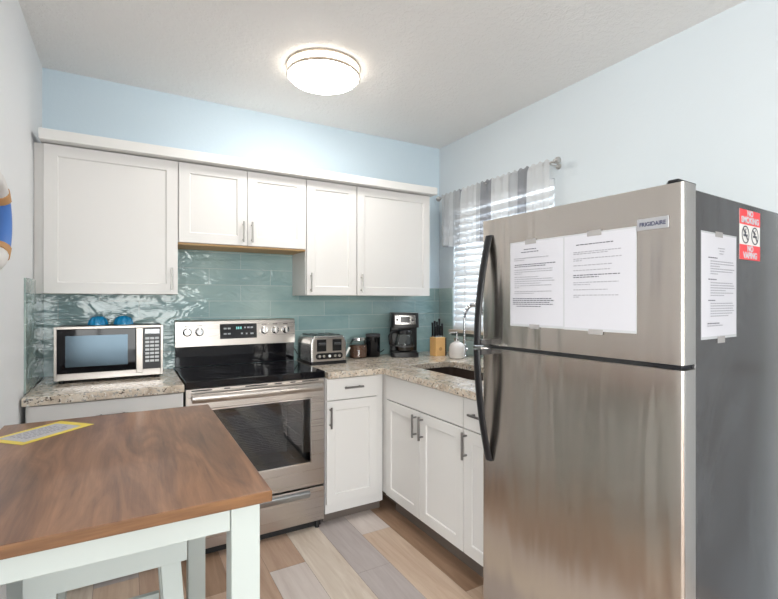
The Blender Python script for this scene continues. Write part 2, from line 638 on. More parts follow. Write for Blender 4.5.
# far left wall, with an unseen opening added for fill light
wl = MB()
wl.box(XF - 0.1, XF, YR, -3.5, 0, H)
wl.box(XF - 0.1, XF, -3.5, -5.7, 0, 0.6)
wl.box(XF - 0.1, XF, -3.5, -5.7, 2.3, H)
wl.box(XF - 0.1, XF, -5.7, YF, 0, H)
struct('wall_far_left', wl, M['wall_left'], smooth=False)
wf = MB()
wf.box(XF, -3.9, YF - 0.1, YF, 0, H)
wf.box(-3.9, -1.3, YF - 0.1, YF, 0, 0.4)
wf.box(-3.9, -1.3, YF - 0.1, YF, 2.3, H)
wf.box(-1.3, XW, YF - 0.1, YF, 0, H)
struct('wall_front', wf, M['wall_left'], smooth=False)


def window(name, rect, axis, pos, mull):
    (a0, a1), (z0, z1) = rect
    t = bpy.data.objects.new(name, None)
    col.objects.link(t)
    t['kind'] = 'structure'
    fr = MB()
    def bx(mb, p0, p1, q0, q1, d0, d1):
        if axis == 'X': mb.box(pos + d0, pos + d1, p0, p1, q0, q1)
        else: mb.box(p0, p1, pos + d0, pos + d1, q0, q1)
    w = 0.045
    bx(fr, a0, a0 + w, z0, z1, -0.025, 0.025)
    bx(fr, a1 - w, a1, z0, z1, -0.025, 0.025)
    bx(fr, a0 + w, a1 - w, z0, z0 + w, -0.025, 0.025)
    bx(fr, a0 + w, a1 - w, z1 - w, z1, -0.025, 0.025)
    for mm in mull:
        if mm[0] == 'v': bx(fr, mm[1] - 0.02, mm[1] + 0.02, z0 + w, z1 - w, -0.02, 0.02)
        else: bx(fr, a0 + w, a1 - w, mm[1] - 0.02, mm[1] + 0.02, -0.02, 0.02)
    fr.build('window_frame', M['trim'], t, 0.003)
    gl = MB()
    bx(gl, a0 + w, a1 - w, z0 + w, z1 - w, -0.003, 0.003)
    gl.build('pane', M['window_glass'], t, smooth=False)
    return t


w1 = window('window_1', ((WY1, WY0), (WZ0, WZ1)), 'X', XW + 0.07, [('h', 1.6)])
MB().box(XW - 0.035, XW + 0.044, WY0 + 0.025, WY1 - 0.03, WZ0 - 0.018, WZ0 + 0.004).build('window_sill', M['sill'], w1, 0.003)
MB().box(XW - 0.012, XW - 0.001, WY0 + 0.015, WY1 - 0.02, WZ0 - 0.045, WZ0 - 0.019).build('sill_apron', M['grey_grout'], w1, 0.002)
window('added_window_2', ((-3.9, -1.3), (0.4, 2.3)), 'Y', YF - 0.05, [('v', -2.6)])  # unseen window behind the camera, added to brighten the kitchen
window('added_window_3', ((-5.7, -3.5), (0.6, 2.3)), 'X', XF - 0.05, [('v', -4.6)])  # made-up window, out of view, brings brightness from the left

# exterior door on the right wall, only seen mirrored in the fridge side
d1 = bpy.data.objects.new('door_1', None)
col.objects.link(d1)
d1['kind'] = 'structure'
db = MB()
db.box(XW + 0.03, XW + 0.075, DY1 + 0.002, DY0 - 0.002, 0.002, 2.048)
db.build('door_panel', M['door_dark'], d1, 0.003)
dl = MB()
dl.cyl((0, DY0 - 0.07, 1.05), 0.026, XW + 0.03, XW + 0.015, axis='X')
dl.tube([(XW + 0.02, DY0 - 0.07, 1.05), (XW - 0.03, DY0 - 0.07, 1.05), (XW - 0.035, DY0 - 0.09, 1.05), (XW - 0.035, DY0 - 0.18, 1.045)], 0.009)
dl.build('door_handle', M['black'], d1)

# backsplash tiles
struct('trim_1', MB().box(XL + 0.0005, XW - 0.0005, -0.008, -0.0003, CT, 1.44).box(-1.96, -1.203, -0.008, -0.0003, 1.44, 1.70), M['tile_back'], smooth=False)
struct('trim_2', MB().box(XW - 0.008, XW - 0.0003, -0.0085, WY0 + 0.004, CT, 1.44).box(XW - 0.008, XW - 0.0003, WY0 + 0.004, -1.62, CT, WZ0 - 0.046), M['tile_side'], smooth=False)
struct('trim_3', MB().box(XL + 0.0003, XL + 0.008, -0.53, -0.0085, CT, 1.44), M['tile_side'], smooth=False)


# ------------------------------------------------------------------ cabinets
def shaker(w, h, t=0.02, rail=0.057, rec=0.007):
    """door slab in local coords: x 0..w, z 0..h, front face at y=0, back at y=+t"""
    b = MB()
    o = [(0, 0), (w, 0), (w, h), (0, h)]
    i1 = [(rail, rail), (w - rail, rail), (w - rail, h - rail), (rail, h - rail)]
    s = rail + 0.004
    i2 = [(s, s), (w - s, s), (w - s, h - s), (s, h - s)]
    b.loft([[(x, t, z) for x, z in o], [(x, 0, z) for x, z in o], [(x, 0, z) for x, z in i1], [(x, rec, z) for x, z in i2]])
    return b


def slab(w, h, t=0.02):
    return MB().box(0, w, 0, t, 0, h)


def pull(L, vertical=True, r=0.0062, off=0.028):
    b = MB()
    a = L / 2
    if vertical:
        b.tube([(0, -off, -a), (0, -off, a)], r, 10)
        for s in (-1, 1):
            b.tube([(0, -off, s * a * 0.72), (0, 0, s * a * 0.72)], r * 0.8, 8)
    else:
        b.tube([(-a, -off, 0), (a, -off, 0)], r, 10)
        for s in (-1, 1):
            b.tube([(s * a * 0.72, -off, 0), (s * a * 0.72, 0, 0)], r * 0.8, 8)
    return b


def cabinet(name, label, loc, rz, w, depth, z0, z1, fronts, group=None, toe=False, toe_mat=None, body_mat=None):
    """local frame: x 0..w along the run, front of door plane at y=0, body behind (+y)."""
    t = thing(name, label, 'cabinet', loc, rz, group)
    b = MB()
    b.box(0, w, 0.021, depth, z0, z1)
    b.build('body', body_mat or M['cab'], t, 0.001)
    if toe:
        MB().box(0, w, toe, toe + 0.015, 0.001, z0 - 0.0005).build('toe_kick', toe_mat or M['toe'], t)
    for f in fronts:
        kind, x0, x1, a, c, hx, hz, hv, hl = f
        if kind == 'door':
            d = shaker(x1 - x0, c - a)
        else:
            d = slab(x1 - x0, c - a)
        nm = {'door': 'door', 'drawer': 'drawer', 'panel': 'false_drawer_front'}[kind]
        dd = d.build(nm, M['cab'], t, 0.0015, loc=(x0, 0, a))
        if hx is not None:
            pull(hl, hv).build('handle', M['nickel'] if name == 'wall_cabinet' else M['pewter'], dd, loc=(hx - x0, 0, hz - a))
    return t


UY = -0.30
ub, ut, us = 1.372, 2.13, 1.671
G1 = 'white shaker wall cabinets along the back wall'
g = 0.002
def upper(label, x0, x1, z0, fronts):
    c = cabinet('wall_cabinet', label, (x0, UY, 0), 0, x1 - x0, -UY - 0.009, z0, ut, fronts, G1)
    return c


upL = upper('white wall cabinet with one large door above the microwave', -2.583, -1.964, ub,
      [('door', 0.004, 0.617, ub, ut - 0.004, 0.617 - 0.032, 1.458, True, 0.125)])
MB().box(-0.037, -0.0005, 0.03, 0.05, ub, ut).build('filler_strip', M['cab'], upL)
ovr = upper('short white double-door wall cabinet above the range', -1.963, -1.203, us,
      [('door', 0.003, 0.3825, us, ut - 0.004, 0.3825 - 0.024, 1.752, True, 0.125),
       ('door', 0.3855, 0.757, us, ut - 0.004, 0.3855 + 0.024, 1.752, True, 0.125)])
MB().box(0.0, 0.76, 0.022, 0.29, us - 0.012, us - 0.0005).build('plywood_bottom', M['ply'], ovr)
upper('narrow white wall cabinet just right of the range, above the toaster', -1.202, -0.838, ub,
      [('door', 0.003, 0.361, ub, ut - 0.004, 0.028, 1.455, True, 0.125)])
upper('white wall cabinet nearest the window, above the coffee maker', -0.837, -0.223, ub,
      [('door', 0.003, 0.611, ub, ut - 0.004, 0.03, 1.455, True, 0.125)])
tag(MB().box(-2.592, -0.19, -0.352, -0.002, ut + 0.003, 2.186).build('crown_board', M['trim'], None, 0.003),
    'long white crown board running along the tops of the wall cabinets', 'crown moulding')

BY = -0.617
G2 = 'white base cabinets under the granite counters'
cabinet('base_cabinet', 'white base cabinet left of the range, under the microwave', (-2.605, BY, 0), 0, 0.638, -BY - 0.009, 0.115, 0.874,
        [('drawer', 0.012, 0.636, 0.722, 0.868, 0.33, 0.80, False, 0.13),
         ('door', 0.012, 0.323, 0.12, 0.716, 0.295, 0.63, True, 0.13), ('door', 0.326, 0.636, 0.12, 0.716, 0.35, 0.63, True, 0.13)], G2, 0.055)
cabinet('base_cabinet', 'narrow white base cabinet between the range and the corner', (-1.193, BY, 0), 0, 0.347 + 0.045, -BY - 0.009, 0.062, 0.874,
        [('drawer', 0.003, 0.345, 0.742, 0.868, 0.172, 0.812, False, 0.125),
         ('door', 0.003, 0.345, 0.12, 0.736, 0.023, 0.642, True, 0.125)], G2, 0.06, M['toe_shade'])
RX = -0.806
# right run: local x runs toward the camera (-Y), fronts face -X
cabinet('base_cabinet', 'white double-door base cabinet under the sink', (RX, -0.640, 0), -PI / 2, 0.767, 0.88, 0.115, 0.66,
        [('panel', 0.012, 0.765, 0.722, 0.868, None, None, None, 0),
         ('door', 0.012, 0.387, 0.118, 0.716, 0.355, 0.634, True, 0.13), ('door', 0.391, 0.765, 0.118, 0.716, 0.42, 0.634, True, 0.13)], G2, 0.075, M['toe_shade'])
cabinet('base_cabinet', 'white base cabinet between the sink cabinet and the fridge', (RX, -1.408, 0), -PI / 2, 0.255, 0.88, 0.115, 0.874,
        [('drawer', 0.003, 0.252, 0.722, 0.868, 0.128, 0.80, False, 0.125),
         ('door', 0.003, 0.252, 0.118, 0.716, 0.024, 0.642, True, 0.13)], G2, 0.075, M['toe_shade'])
# blind corner unit behind both runs
ce = thing('base_cabinet', 'white filler corner where the two counter runs meet', 'cabinet', (0, 0, 0), 0, G2)
MB().box(-0.794, XW - 0.009, -0.575, -0.009, 0.115, 0.874).box(-0.794, XW - 0.009, -0.6385, -0.5755, 0.115, 0.66).box(-0.794, -0.67, -0.6385, -0.5755, 0.6605, 0.874).build('body', M['cab'], ce, 0.001)

# ------------------------------------------------------------------ counters
tag(MB().box(XL + 0.009, -1.966, -0.645, -0.009, CT - 0.038, CT).build('countertop', M['granite'], None, 0.004),
    'short beige granite worktop under the microwave left of the range', 'countertop')
# L-shaped worktop with sink cutout
ct = MB()
sx0, sx1, sy0, sy1 = -0.625, -0.255, -0.60, -1.30
CXR, CYF, YE = -0.828, -0.645, -1.662
def rr(x0, x1, y0, y1, r, n=5):
    pts = []
    for cx_, cy_, a0 in ((x1 - r, y1 - r, 0), (x0 + r, y1 - r, 90), (x0 + r, y0 + r, 180), (x1 - r, y0 + r, 270)):
        for k in range(n + 1):
            a = math.radians(a0 + 90 * k / n)
            pts.append((cx_ + r * math.cos(a), cy_ + r * math.sin(a)))
    return pts
hole = rr(sx0, sx1, sy1, sy0, 0.05)
outer = [(-1.193, CYF), (CXR, CYF), (CXR, YE), (XW - 0.009, YE), (XW - 0.009, -0.009), (-1.193, -0.009)]
def holed_slab(b, outer, hole, z0, z1):
    bm = b.b
    for z, flip in ((z1, False), (z0, True)):
        eds = []
        for loop in (outer, hole):
            vs = [bm.verts.new((x, y, z)) for x, y in loop]
            eds += [bm.edges.new((vs[i], vs[(i + 1) % len(vs)])) for i in range(len(vs))]
        bmesh.ops.triangle_fill(bm, use_beauty=True, use_dissolve=False, edges=eds)
    for loop in (outer, hole):
        n = len(loop)
        for i in range(n):
            (xa, ya), (xb, yb) = loop[i], loop[(i + 1) % n]
            bm.faces.new([bm.verts.new(p) for p in ((xa, ya, z0), (xb, yb, z0), (xb, yb, z1), (xa, ya, z1))])
holed_slab(ct, outer, hole, CT - 0.038, CT)
tag(ct.build('countertop', M['granite'], None, 0.003), 'L-shaped beige granite worktop with the sink cut into it', 'countertop')

# sink
sk = thing('kitchen_sink', 'dark brown undermount sink set in the granite worktop', 'sink', (0, 0, 0))
h2 = rr(sx0 - 0.004, sx1 + 0.004, sy1 - 0.004, sy0 + 0.004, 0.054)
h3 = rr(sx0 - 0.02, sx1 + 0.02, sy1 - 0.02, sy0 + 0.02, 0.07)
hb = rr(sx0 + 0.02, sx1 - 0.02, sy1 + 0.02, sy0 - 0.02, 0.05)
zt = CT - 0.0385
sb = MB()
sb.loft([[(x, y, zt - 0.19 - 0.008) for x, y in h2], [(x, y, zt - 0.012) for x, y in h3], [(x, y, zt) for x, y in h3], [(x, y, zt) for x, y in h2],
         [(x, y, zt - 0.16) for x, y in h2], [(x, y, zt - 0.19) for x, y in hb]])
sb.build('basin', M['sink'], sk)
MB().cyl((-0.44, -0.95, 0), 0.04, zt - 0.19, zt - 0.186).build('drain', M['chrome'], sk)

# faucet with spring arc
fx, fy = -0.012, -0.452
fa = thing('spring_faucet', 'chrome pull-down faucet with a spring arc behind the sink', 'faucet', (fx, fy, CT))
MB().lathe([(0.028, 0.0), (0.028, 0.008), (0.020, 0.014), (0.019, 0.09), (0.012, 0.095)]).build('base', M['chrome'], fa)
MB().tube([(0, 0, 0.09), (0, 0, 0.29)], 0.0105, 12).build('stem', M['chrome'], fa)
arc = []
for k in range(25):
    a = PI * k / 24
    arc.append((-0.055 * (1 - math.cos(a)), -0.175 * (1 - math.cos(a)), 0.29 + 0.105 * math.sin(a)))
arc += [(arc[-1][0], arc[-1][1], 0.29 - 0.03 * k) for k in range(1, 4)]
MB().tube(arc, 0.006, 8).build('hose', M['charcoal'], fa)
# coil around the arc
def along(pts, s):
    d = [0]
    for a, b in zip(pts, pts[1:]): d.append(d[-1] + (Vector(b) - Vector(a)).length)
    s *= d[-1]
    for i in range(len(pts) - 1):
        if s <= d[i + 1] + 1e-9:
            f = (s - d[i]) / max(d[i + 1] - d[i], 1e-9)
            return Vector(pts[i]).lerp(Vector(pts[i + 1]), f), (Vector(pts[i + 1]) - Vector(pts[i])).normalized()
    return Vector(pts[-1]), (Vector(pts[-1]) - Vector(pts[-2])).normalized()
coil = []
turns = 38
side = Vector((-0.055, -0.175, 0)).normalized().cross(Vector((0, 0, 1)))
for k in range(turns * 10 + 1):
    p, t = along(arc, k / (turns * 10))
    nrm = t.cross(side).normalized()
    a = 2 * PI * k / 10
    coil.append(tuple(p + (side * math.cos(a) + nrm * math.sin(a)) * 0.0135))
MB().tube(coil, 0.0033, 5).build('spring', M['chrome'], fa)
e = arc[-1]
MB().lathe([(0.012, e[2] + 0.01), (0.016, e[2] - 0.02), (0.017, e[2] - 0.09), (0.013, e[2] - 0.10)], (e[0], e[1], 0)).build('spray_head', M['chrome'], fa)
MB().tube([(0, 0, 0.13), (e[0] * 0.9, e[1] * 0.9, 0.145)], 0.005, 8).build('support_arm', M['chrome'], fa)
MB().tube([(0, 0, 0.045), (-0.02, -0.04, 0.05), (-0.03, -0.065, 0.07)], 0.006, 8).lathe([(0.010, -0.01), (0.010, 0.01)], (0, 0, 0.045), axis='Y').build('lever', M['chrome'], fa)

# soap dispenser
so = thing('soap_dispenser', 'round white ceramic soap bottle with a chrome pump beside the sink', 'soap dispenser', (-0.122, -0.498, CT))
MB().lathe([(0.044, 0), (0.054, 0.008), (0.058, 0.04), (0.057, 0.08), (0.049, 0.105), (0.030, 0.118), (0.018, 0.122), (0.018, 0.130)], n=32).build('bottle', M['ceramic'], so)
MB().lathe([(0.019, 0.1302), (0.019, 0.15), (0.007, 0.152), (0.006, 0.185), (0.012, 0.186), (0.012, 0.196)]).tube([(0, 0, 0.191), (-0.05, 0.015, 0.188), (-0.056, 0.017, 0.178)], 0.005, 8).build('pump', M['chrome'], so)

# ------------------------------------------------------------------ knife block
kb = thing('knife_block', 'light wood knife block full of black-handled knives', 'knife block', (-0.19, -0.33, CT))
blk = MB()
blk.box(0, 0.088, 0, 0.08, 0, 0.142)
blk.build('block', M['knife_wood'], kb, 0.003)
MB().box(0.0885, 0.102, 0.003, 0.08, 0, 0.138).build('side_slab', M['knife_wood_side'], kb, 0.002)
MB().lathe([(0.0001, -0.0012), (0.014, -0.0012), (0.014, -0.0001)], (0.044, 0, 0.055), axis='Y', n=20).build('emblem', mat('burnt_emblem', (0.55, 0.28, 0.10), 0.6), kb)
for i, (x, y, hh) in enumerate([(0.014, 0.020, 0.085), (0.012, 0.060, 0.112), (0.034, 0.022, 0.095), (0.033, 0.060, 0.125), (0.055, 0.020, 0.088), (0.054, 0.060, 0.118), (0.075, 0.022, 0.105), (0.076, 0.060, 0.14)]):
    kn = thing('kitchen_knife', ['short black-handled knife at the front left of the wooden block', 'black-handled knife at the rear left of the wooden block',
        'second black-handled knife in the front row of the block', 'second black-handled knife in the rear row of the block',
        'third black-handled knife in the front row of the block', 'third black-handled knife in the rear row of the block',
        'black-handled knife at the front right corner of the block', 'tallest black-handled knife at the rear right of the block'][i], 'knife',
        (-0.19 + x, -0.33 + y, CT + 0.1425), 0, 'knives in the block')
    MB().loft([[(-0.006, -0.005, 0.012), (0.006, -0.005, 0.012), (0.006, 0.005, 0.012), (-0.006, 0.005, 0.012)],
               [(-0.0045, -0.006, hh * 0.5), (0.0065, -0.006, hh * 0.5), (0.0065, 0.006, hh * 0.5), (-0.0045, 0.006, hh * 0.5)],
               [(-0.007, -0.006, hh), (0.006, -0.006, hh), (0.006, 0.006, hh), (-0.007, 0.006, hh)]]).build('knife_handle', M['black'], kn, 0.002)
    MB().box(-0.007, 0.007, -0.004, 0.004, 0.0, 0.0118).build('bolster', M['chrome'], kn)

# ------------------------------------------------------------------ coffee maker
cm = thing('coffee_maker', 'black drip coffee maker with glass carafe in the counter corner', 'coffee maker', (-0.372, -0.165, CT), math.radians(-27))
def rbox(b, x0, x1, y0, y1, z0, z1, r=0.02, top=0.0):
    o0 = rr(x0, x1, y0, y1, r)
    o1 = rr(x0 + top, x1 - top, y0 + top, y1 - top, r)
    b.loft([[(x, y, z0) for x, y in o0], [(x, y, z1) for x, y in o1]])
    return b
hs = MB()
rbox(hs, -0.105, 0.105, -0.115, 0.11, 0, 0.035, 0.03)
rbox(hs, -0.105, 0.105, 0.03, 0.11, 0.0355, 0.22, 0.02)
rbox(hs, -0.108, 0.108, -0.105, 0.112, 0.2205, 0.33, 0.03, 0.004)
hs.build('housing', M['black'], cm, 0.003)
MB().cyl((0, -0.045, 0), 0.07, 0.0352, 0.038).build('warming_plate', M['charcoal'], cm)
cp = MB()
rbox(cp, -0.078, 0.078, -0.112, -0.104, 0.245, 0.312, 0.003)
cp_o = cp.build('control_panel', M['toaster_steel'], cm, 0.002)
MB().box(-0.036, 0.034, -0.1145, -0.1122, 0.258, 0.302).build('display', M['display'], cp_o)
for x in (-0.058, 0.056):
    MB().cyl((x, 0, 0.28), 0.009, -0.115, -0.112, 14, 'Y').build('button', M['black'], cp_o)
cf = MB()
cf.lathe([(0.045, 0.0), (0.068, 0.012), (0.073, 0.05), (0.062, 0.105), (0.050, 0.128)], (0, -0.045, 0.0385), n=30, cap=False)
ca = cf.build('carafe', M['glass'], cm)
MB().lathe([(0.050, 0.168), (0.052, 0.169), (0.054, 0.187), (0.046, 0.205)], (0, -0.045, 0), n=30).build('carafe_lid', M['black'], ca)
MB().lathe([(0.0465, 0.039), (0.0665, 0.05), (0.0705, 0.075), (0.067, 0.085)], (0, -0.045, 0), n=30).build('coffee', mat('brewed_coffee', (0.02, 0.012, 0.01), 0.1), ca)
MB().tube([(-0.046, -0.05, 0.185), (-0.10, -0.085, 0.185), (-0.115, -0.09, 0.16), (-0.11, -0.088, 0.10), (-0.085, -0.07, 0.085)], 0.011, 8).build('carafe_handle', M['black'], ca)
MB().lathe([(0.0745, 0.075), (0.0745, 0.087)], (0, -0.045, 0), n=30, cap=False).build('band', M['charcoal'], ca)
tg = tag(MB().tube([(-0.585, -0.014, CT + 0.012), (-0.55, -0.04, CT + 0.015), (-0.52, -0.05, CT + 0.022), (-0.50, -0.06, CT + 0.035), (-0.49, -0.065, CT + 0.045)], 0.0035, 8).build('power_cord', M['black_soft'], None))
tag(tg, 'black power cord running from the coffee maker to the back wall', 'cord')

# jar of coffee and black canister
jr = thing('coffee_jar', 'glass jar of brown ground coffee with a silver lid', 'jar', (-0.728, -0.095, CT))
MB().lathe([(0.058, 0.0), (0.066, 0.006), (0.066, 0.105), (0.055, 0.122), (0.055, 0.128)], n=30).build('glass_body', M['glass'], jr)
MB().lathe([(0.056, 0.004), (0.0625, 0.009), (0.0625, 0.092), (0.001, 0.096)], n=30).build('contents', M['coffee'], jr)
MB().lathe([(0.060, 0.1285), (0.062, 0.131), (0.062, 0.148), (0.058, 0.152)], n=30).build('lid', M['chrome'], jr)
cn = thing('black_canister', 'black cylindrical canister between the coffee jar and the coffee maker', 'canister', (-0.598, -0.085, CT))
MB().lathe([(0.052, 0.0), (0.054, 0.003), (0.054, 0.15)], n=30).build('body', M['black_gloss'], cn)
MB().lathe([(0.055, 0.1505), (0.056, 0.153), (0.056, 0.168), (0.052, 0.172)], n=30).build('lid', M['charcoal'], cn)
sp_ = thing('measuring_scoop', 'small white plastic scoop leaning between toaster and coffee jar', 'scoop', (-0.842, -0.165, CT + 0.003))
MB().tube([(-0.035, 0, 0.006), (0.012, 0, 0.085)], 0.008, 8, radii=[0.006, 0.009]).build('handle', M['white_plastic'], sp_)
MB().lathe([(0.012, -0.002), (0.017, 0.0), (0.019, 0.018), (0.016, 0.018), (0.014, 0.004)], (-0.04, 0.0, 0)).build('cup', M['white_plastic'], sp_)

# ------------------------------------------------------------------ toaster (4 slice, facing camera)
to = thing('toaster', 'stainless four-slice toaster on the counter beside the range', 'toaster', (-1.052, -0.178, CT), 0.0)
tp = [(-0.127, 0.012), (0.127, 0.012), (0.127, 0.14), (0.120, 0.17), (0.104, 0.19), (-0.104, 0.19), (-0.120, 0.17), (-0.127, 0.14)]
MB().loft([[(x, -0.14, z) for x, z in tp], [(x, 0.13, z) for x, z in tp]]).build('body', M['toaster_steel'], to, 0.010, 3)
rbox(MB(), -0.130, 0.130, -0.148, 0.134, 0.0, 0.022, 0.02).build('base', M['black'], to, 0.003)
fp = MB()
fpp = [(-0.115, 0.022), (0.115, 0.022), (0.115, 0.15), (0.102, 0.178), (-0.102, 0.178), (-0.115, 0.15)]
fp.loft([[(x, -0.146, z) for x, z in fpp], [(x, -0.1402, z) for x, z in fpp]])
fpo = fp.build('front_plate', M['steel_h'], to, 0.002)
for s in (-1, 1):
    lv = MB()
    lv.box(s * 0.055 - 0.033, s * 0.055 + 0.033, -0.1475, -0.1462, 0.088, 0.166)
    lo = lv.build('lever_window', M['black'], to, 0.004)
    MB().box(s * 0.055 - 0.024, s * 0.055 + 0.024, -0.165, -0.148, 0.128, 0.146).build('lever', M['charcoal'], lo, 0.004)
pn = rbox(MB(), -0.096, 0.096, -0.0205, 0.0205, 0, 0.0012, 0.0195)
po = pn.build('control_panel', M['black'], to, loc=(0, -0.1462, 0.056), rot=(PI / 2, 0, 0))
for x in (-0.070, -0.040, 0.040, 0.070):
    MB().cyl((x, 0, 0), 0.010, 0.0015, 0.006, 16).build('button', M['toaster_steel'], po)
MB().cyl((0, 0, 0), 0.009, 0.0015, 0.008, 16).build('button', M['white_plastic'], po)
sl = MB()
for x in (-0.086, -0.032, 0.032, 0.086):
    sl.box(x - 0.015, x + 0.015, -0.09, 0.10, 0.1903, 0.1925)
sl.build('slots', M['black'], to)
tg = tag(MB().tube([(-1.150, -0.040, CT + 0.03), (-1.175, -0.030, CT + 0.05), (-1.185, -0.022, CT + 0.075), (-1.192, -0.014, CT + 0.085)], 0.0035, 8).build('power_cord', M['black_soft'], None),
         'black power cord between the toaster and the range backguard', 'cord')

# ------------------------------------------------------------------ microwave
mw = thing('microwave_oven', 'stainless microwave oven with black door on the left counter', 'microwave', (-2.535, -0.32, CT))
mwW, mwH, mwD = 0.493, 0.272, 0.295
zb = 0.016
MB().box(0, mwW, 0.013, mwD, zb, zb + mwH - 0.002).build('case', M['charcoal'], mw, 0.003)
ff = MB()
def frame_ring(b, x0, x1, z0, z1, t0, t1, tz0, tz1, y0, y1):
    b.box(x0, x0 + t0, y0, y1, z0, z1)
    b.box(x1 - t1, x1, y0, y1, z0, z1)
    b.box(x0 + t0, x1 - t1, y0, y1, z0, z0 + tz0)
    b.box(x0 + t0, x1 - t1, y0, y1, z1 - tz1, z1)
frame_ring(ff, 0, mwW, zb, zb + mwH, 0.012, 0.012, 0.034, 0.012, 0, 0.0125)
ff.build('front_frame', M['steel_mw'], mw, 0.0012)
dx1 = 0.395
door = MB().box(0.0125, dx1 - 0.034, 0.002, 0.0125, zb + 0.0345, zb + mwH - 0.0125).build('door', M['black_gloss'], mw, 0.002)
MB().box(0.048, dx1 - 0.072, -0.0002, 0.0018, zb + 0.066, zb + mwH - 0.046).build('door_window', mat('microwave_screen_glass', (0.055, 0.08, 0.10), 0.16, 0.7), door)
MB().box(dx1 - 0.0335, dx1, -0.013, 0.012, zb + 0.016, zb + mwH - 0.013).build('handle', M['steel_mw'], door, 0.003)
cpn = MB().box(dx1 + 0.0005, mwW - 0.0125, 0.0005, 0.0125, zb + 0.0345, zb + mwH - 0.0125).build('control_panel', M['black'], mw, 0.001)
MB().box(dx1 + 0.010, mwW - 0.018, -0.0008, 0.0003, zb + mwH - 0.046, zb + mwH - 0.022).build('display', M['mw_glass'], cpn)
for r in range(7):
    for cc in range(3):
        x = dx1 + 0.011 + cc * 0.0235
        z = zb + mwH - 0.072 - r * 0.0205
        if r < 3 and cc == 1 and r % 2 == 0: pass
        MB().box(x, x + 0.0195, -0.0012, 0.0003, z - 0.0055, z + 0.0065).build('button', M['button'], cpn)
for x in (0.03, mwW - 0.03):
    for y in (0.03, mwD - 0.03):
        MB().cyl((x, y, 0), 0.012, 0.0, zb, 12).build('foot', M['black_soft'], mw)
# two blue glass shells on the microwave
for i, x in enumerate((-2.352, -2.232)):
    sh = thing('glass_shell', ['blue glass scallop shell on the microwave, the left one', 'blue glass scallop shell on the microwave, the right one'][i], 'shell ornament',
               (x, -0.19, CT + zb + mwH - 0.0015), [0.3, -0.2][i], 'blue glass shells on the microwave')
    b = MB()
    rings = []
    for j in range(9):
        t = j / 8
        rr_ = math.cos(t * PI / 2) ** 0.75
        rings.append([((0.047 * rr_ * (1 + 0.05 * math.cos(12 * 2 * PI * k / 48))) * math.cos(2 * PI * k / 48),
                       (0.037 * rr_ * (1 + 0.05 * math.cos(12 * 2 * PI * k / 48))) * math.sin(2 * PI * k / 48), 0.004 + 0.048 * math.sin(t * PI / 2)) for k in range(48)])
        if j == 8:
            rings[-1] = [(0.002 * math.cos(2 * PI * k / 48), 0.002 * math.sin(2 * PI * k / 48), 0.052) for k in range(48)]
    b.loft(rings)
    b.build('shell', M['blue_glass'], sh)
    MB().lathe([(0.034, 0), (0.040, 0.002), (0.038, 0.0038)], n=24).build('base', mat('pale_aqua_glass', (0.45, 0.66, 0.72), 0.1), sh)

# ------------------------------------------------------------------ range
rg = thing('electric_range', 'stainless electric range with black glass cooktop and rear controls', 'stove', (-1.960, 0, 0))
RW = 0.758
RF = -0.612
bd = MB()
bd.box(0.0, 0.018, RF + 0.04, -0.02, 0.06, 0.882)
bd.box(RW - 0.018, RW, RF + 0.04, -0.02, 0.06, 0.882)
bd.box(0.018, RW - 0.018, -0.035, -0.02, 0.06, 0.882)
bd.box(0.018, RW - 0.018, RF + 0.04, -0.035, 0.06, 0.25)
bd.box(0.018, RW - 0.018, RF + 0.04, -0.035, 0.81, 0.882)
bd.build('body', M['black'], rg, 0.001)
# open-fronted oven cavity with racks
cv = MB()
cv.box(0.06, 0.064, RF + 0.04, -0.08, 0.30, 0.79)
cv.box(RW - 0.064, RW - 0.06, RF + 0.04, -0.08, 0.30, 0.79)
cv.box(0.064, RW - 0.064, RF + 0.04, -0.08, 0.30, 0.304)
cv.box(0.064, RW - 0.064, RF + 0.04, -0.08, 0.786, 0.79)
cv.box(0.064, RW - 0.064, -0.084, -0.08, 0.304, 0.786)
cvo = cv.build('oven_cavity', M['cavity'], rg)
for z in (0.49, 0.63):
    rk = MB()
    for k in range(14):
        y = RF + 0.06 + k * 0.035
        rk.tube([(0.066, y, z), (RW - 0.066, y, z)], 0.0022, 5)
    for x in (0.07, RW - 0.07):
        rk.tube([(x, RF + 0.055, z), (x, -0.09, z)], 0.003, 5)
    rk.build('oven_rack', M['rack'], cvo)
top = MB()
top.box(-0.001, RW + 0.001, RF - 0.006, -0.055, 0.884, 0.922)
tpo = top.build('cooktop', M['black_gloss'], rg, 0.004)
for (x, y, r) in ((0.20, -0.44, 0.115), (0.56, -0.44, 0.09), (0.20, -0.20, 0.08), (0.56, -0.20, 0.105)):
    b = MB()
    b.lathe([(r, 0.9222), (r, 0.9226), (r - 0.003, 0.9226), (r - 0.003, 0.9222)], (x, y, 0), 40, cap=False)
    b.lathe([(r * 0.6, 0.9222), (r * 0.6, 0.9226), (r * 0.6 - 0.002, 0.9226), (r * 0.6 - 0.002, 0.9222)], (x, y, 0), 40, cap=False)
    b.build('burner_ring', M['elem'], tpo)
# backguard
bgp = [(-0.058, 0.923), (-0.012, 0.923), (-0.012, 1.212), (-0.035, 1.212), (-0.058, 1.20)]
MB().prism([(y, z) for y, z in [(-0.052, 0.9225), (-0.012, 0.9225), (-0.012, 1.046), (-0.052, 1.046)]], 'X', 0.002, RW - 0.002).build('backguard_riser', M['black_gloss'], rg, 0.002)
bgo = MB().prism([(-0.072, 1.047), (-0.012, 1.047), (-0.012, 1.214), (-0.045, 1.214), (-0.060, 1.205)], 'X', 0.0, RW).build('backguard', M['steel_h'], rg, 0.003)
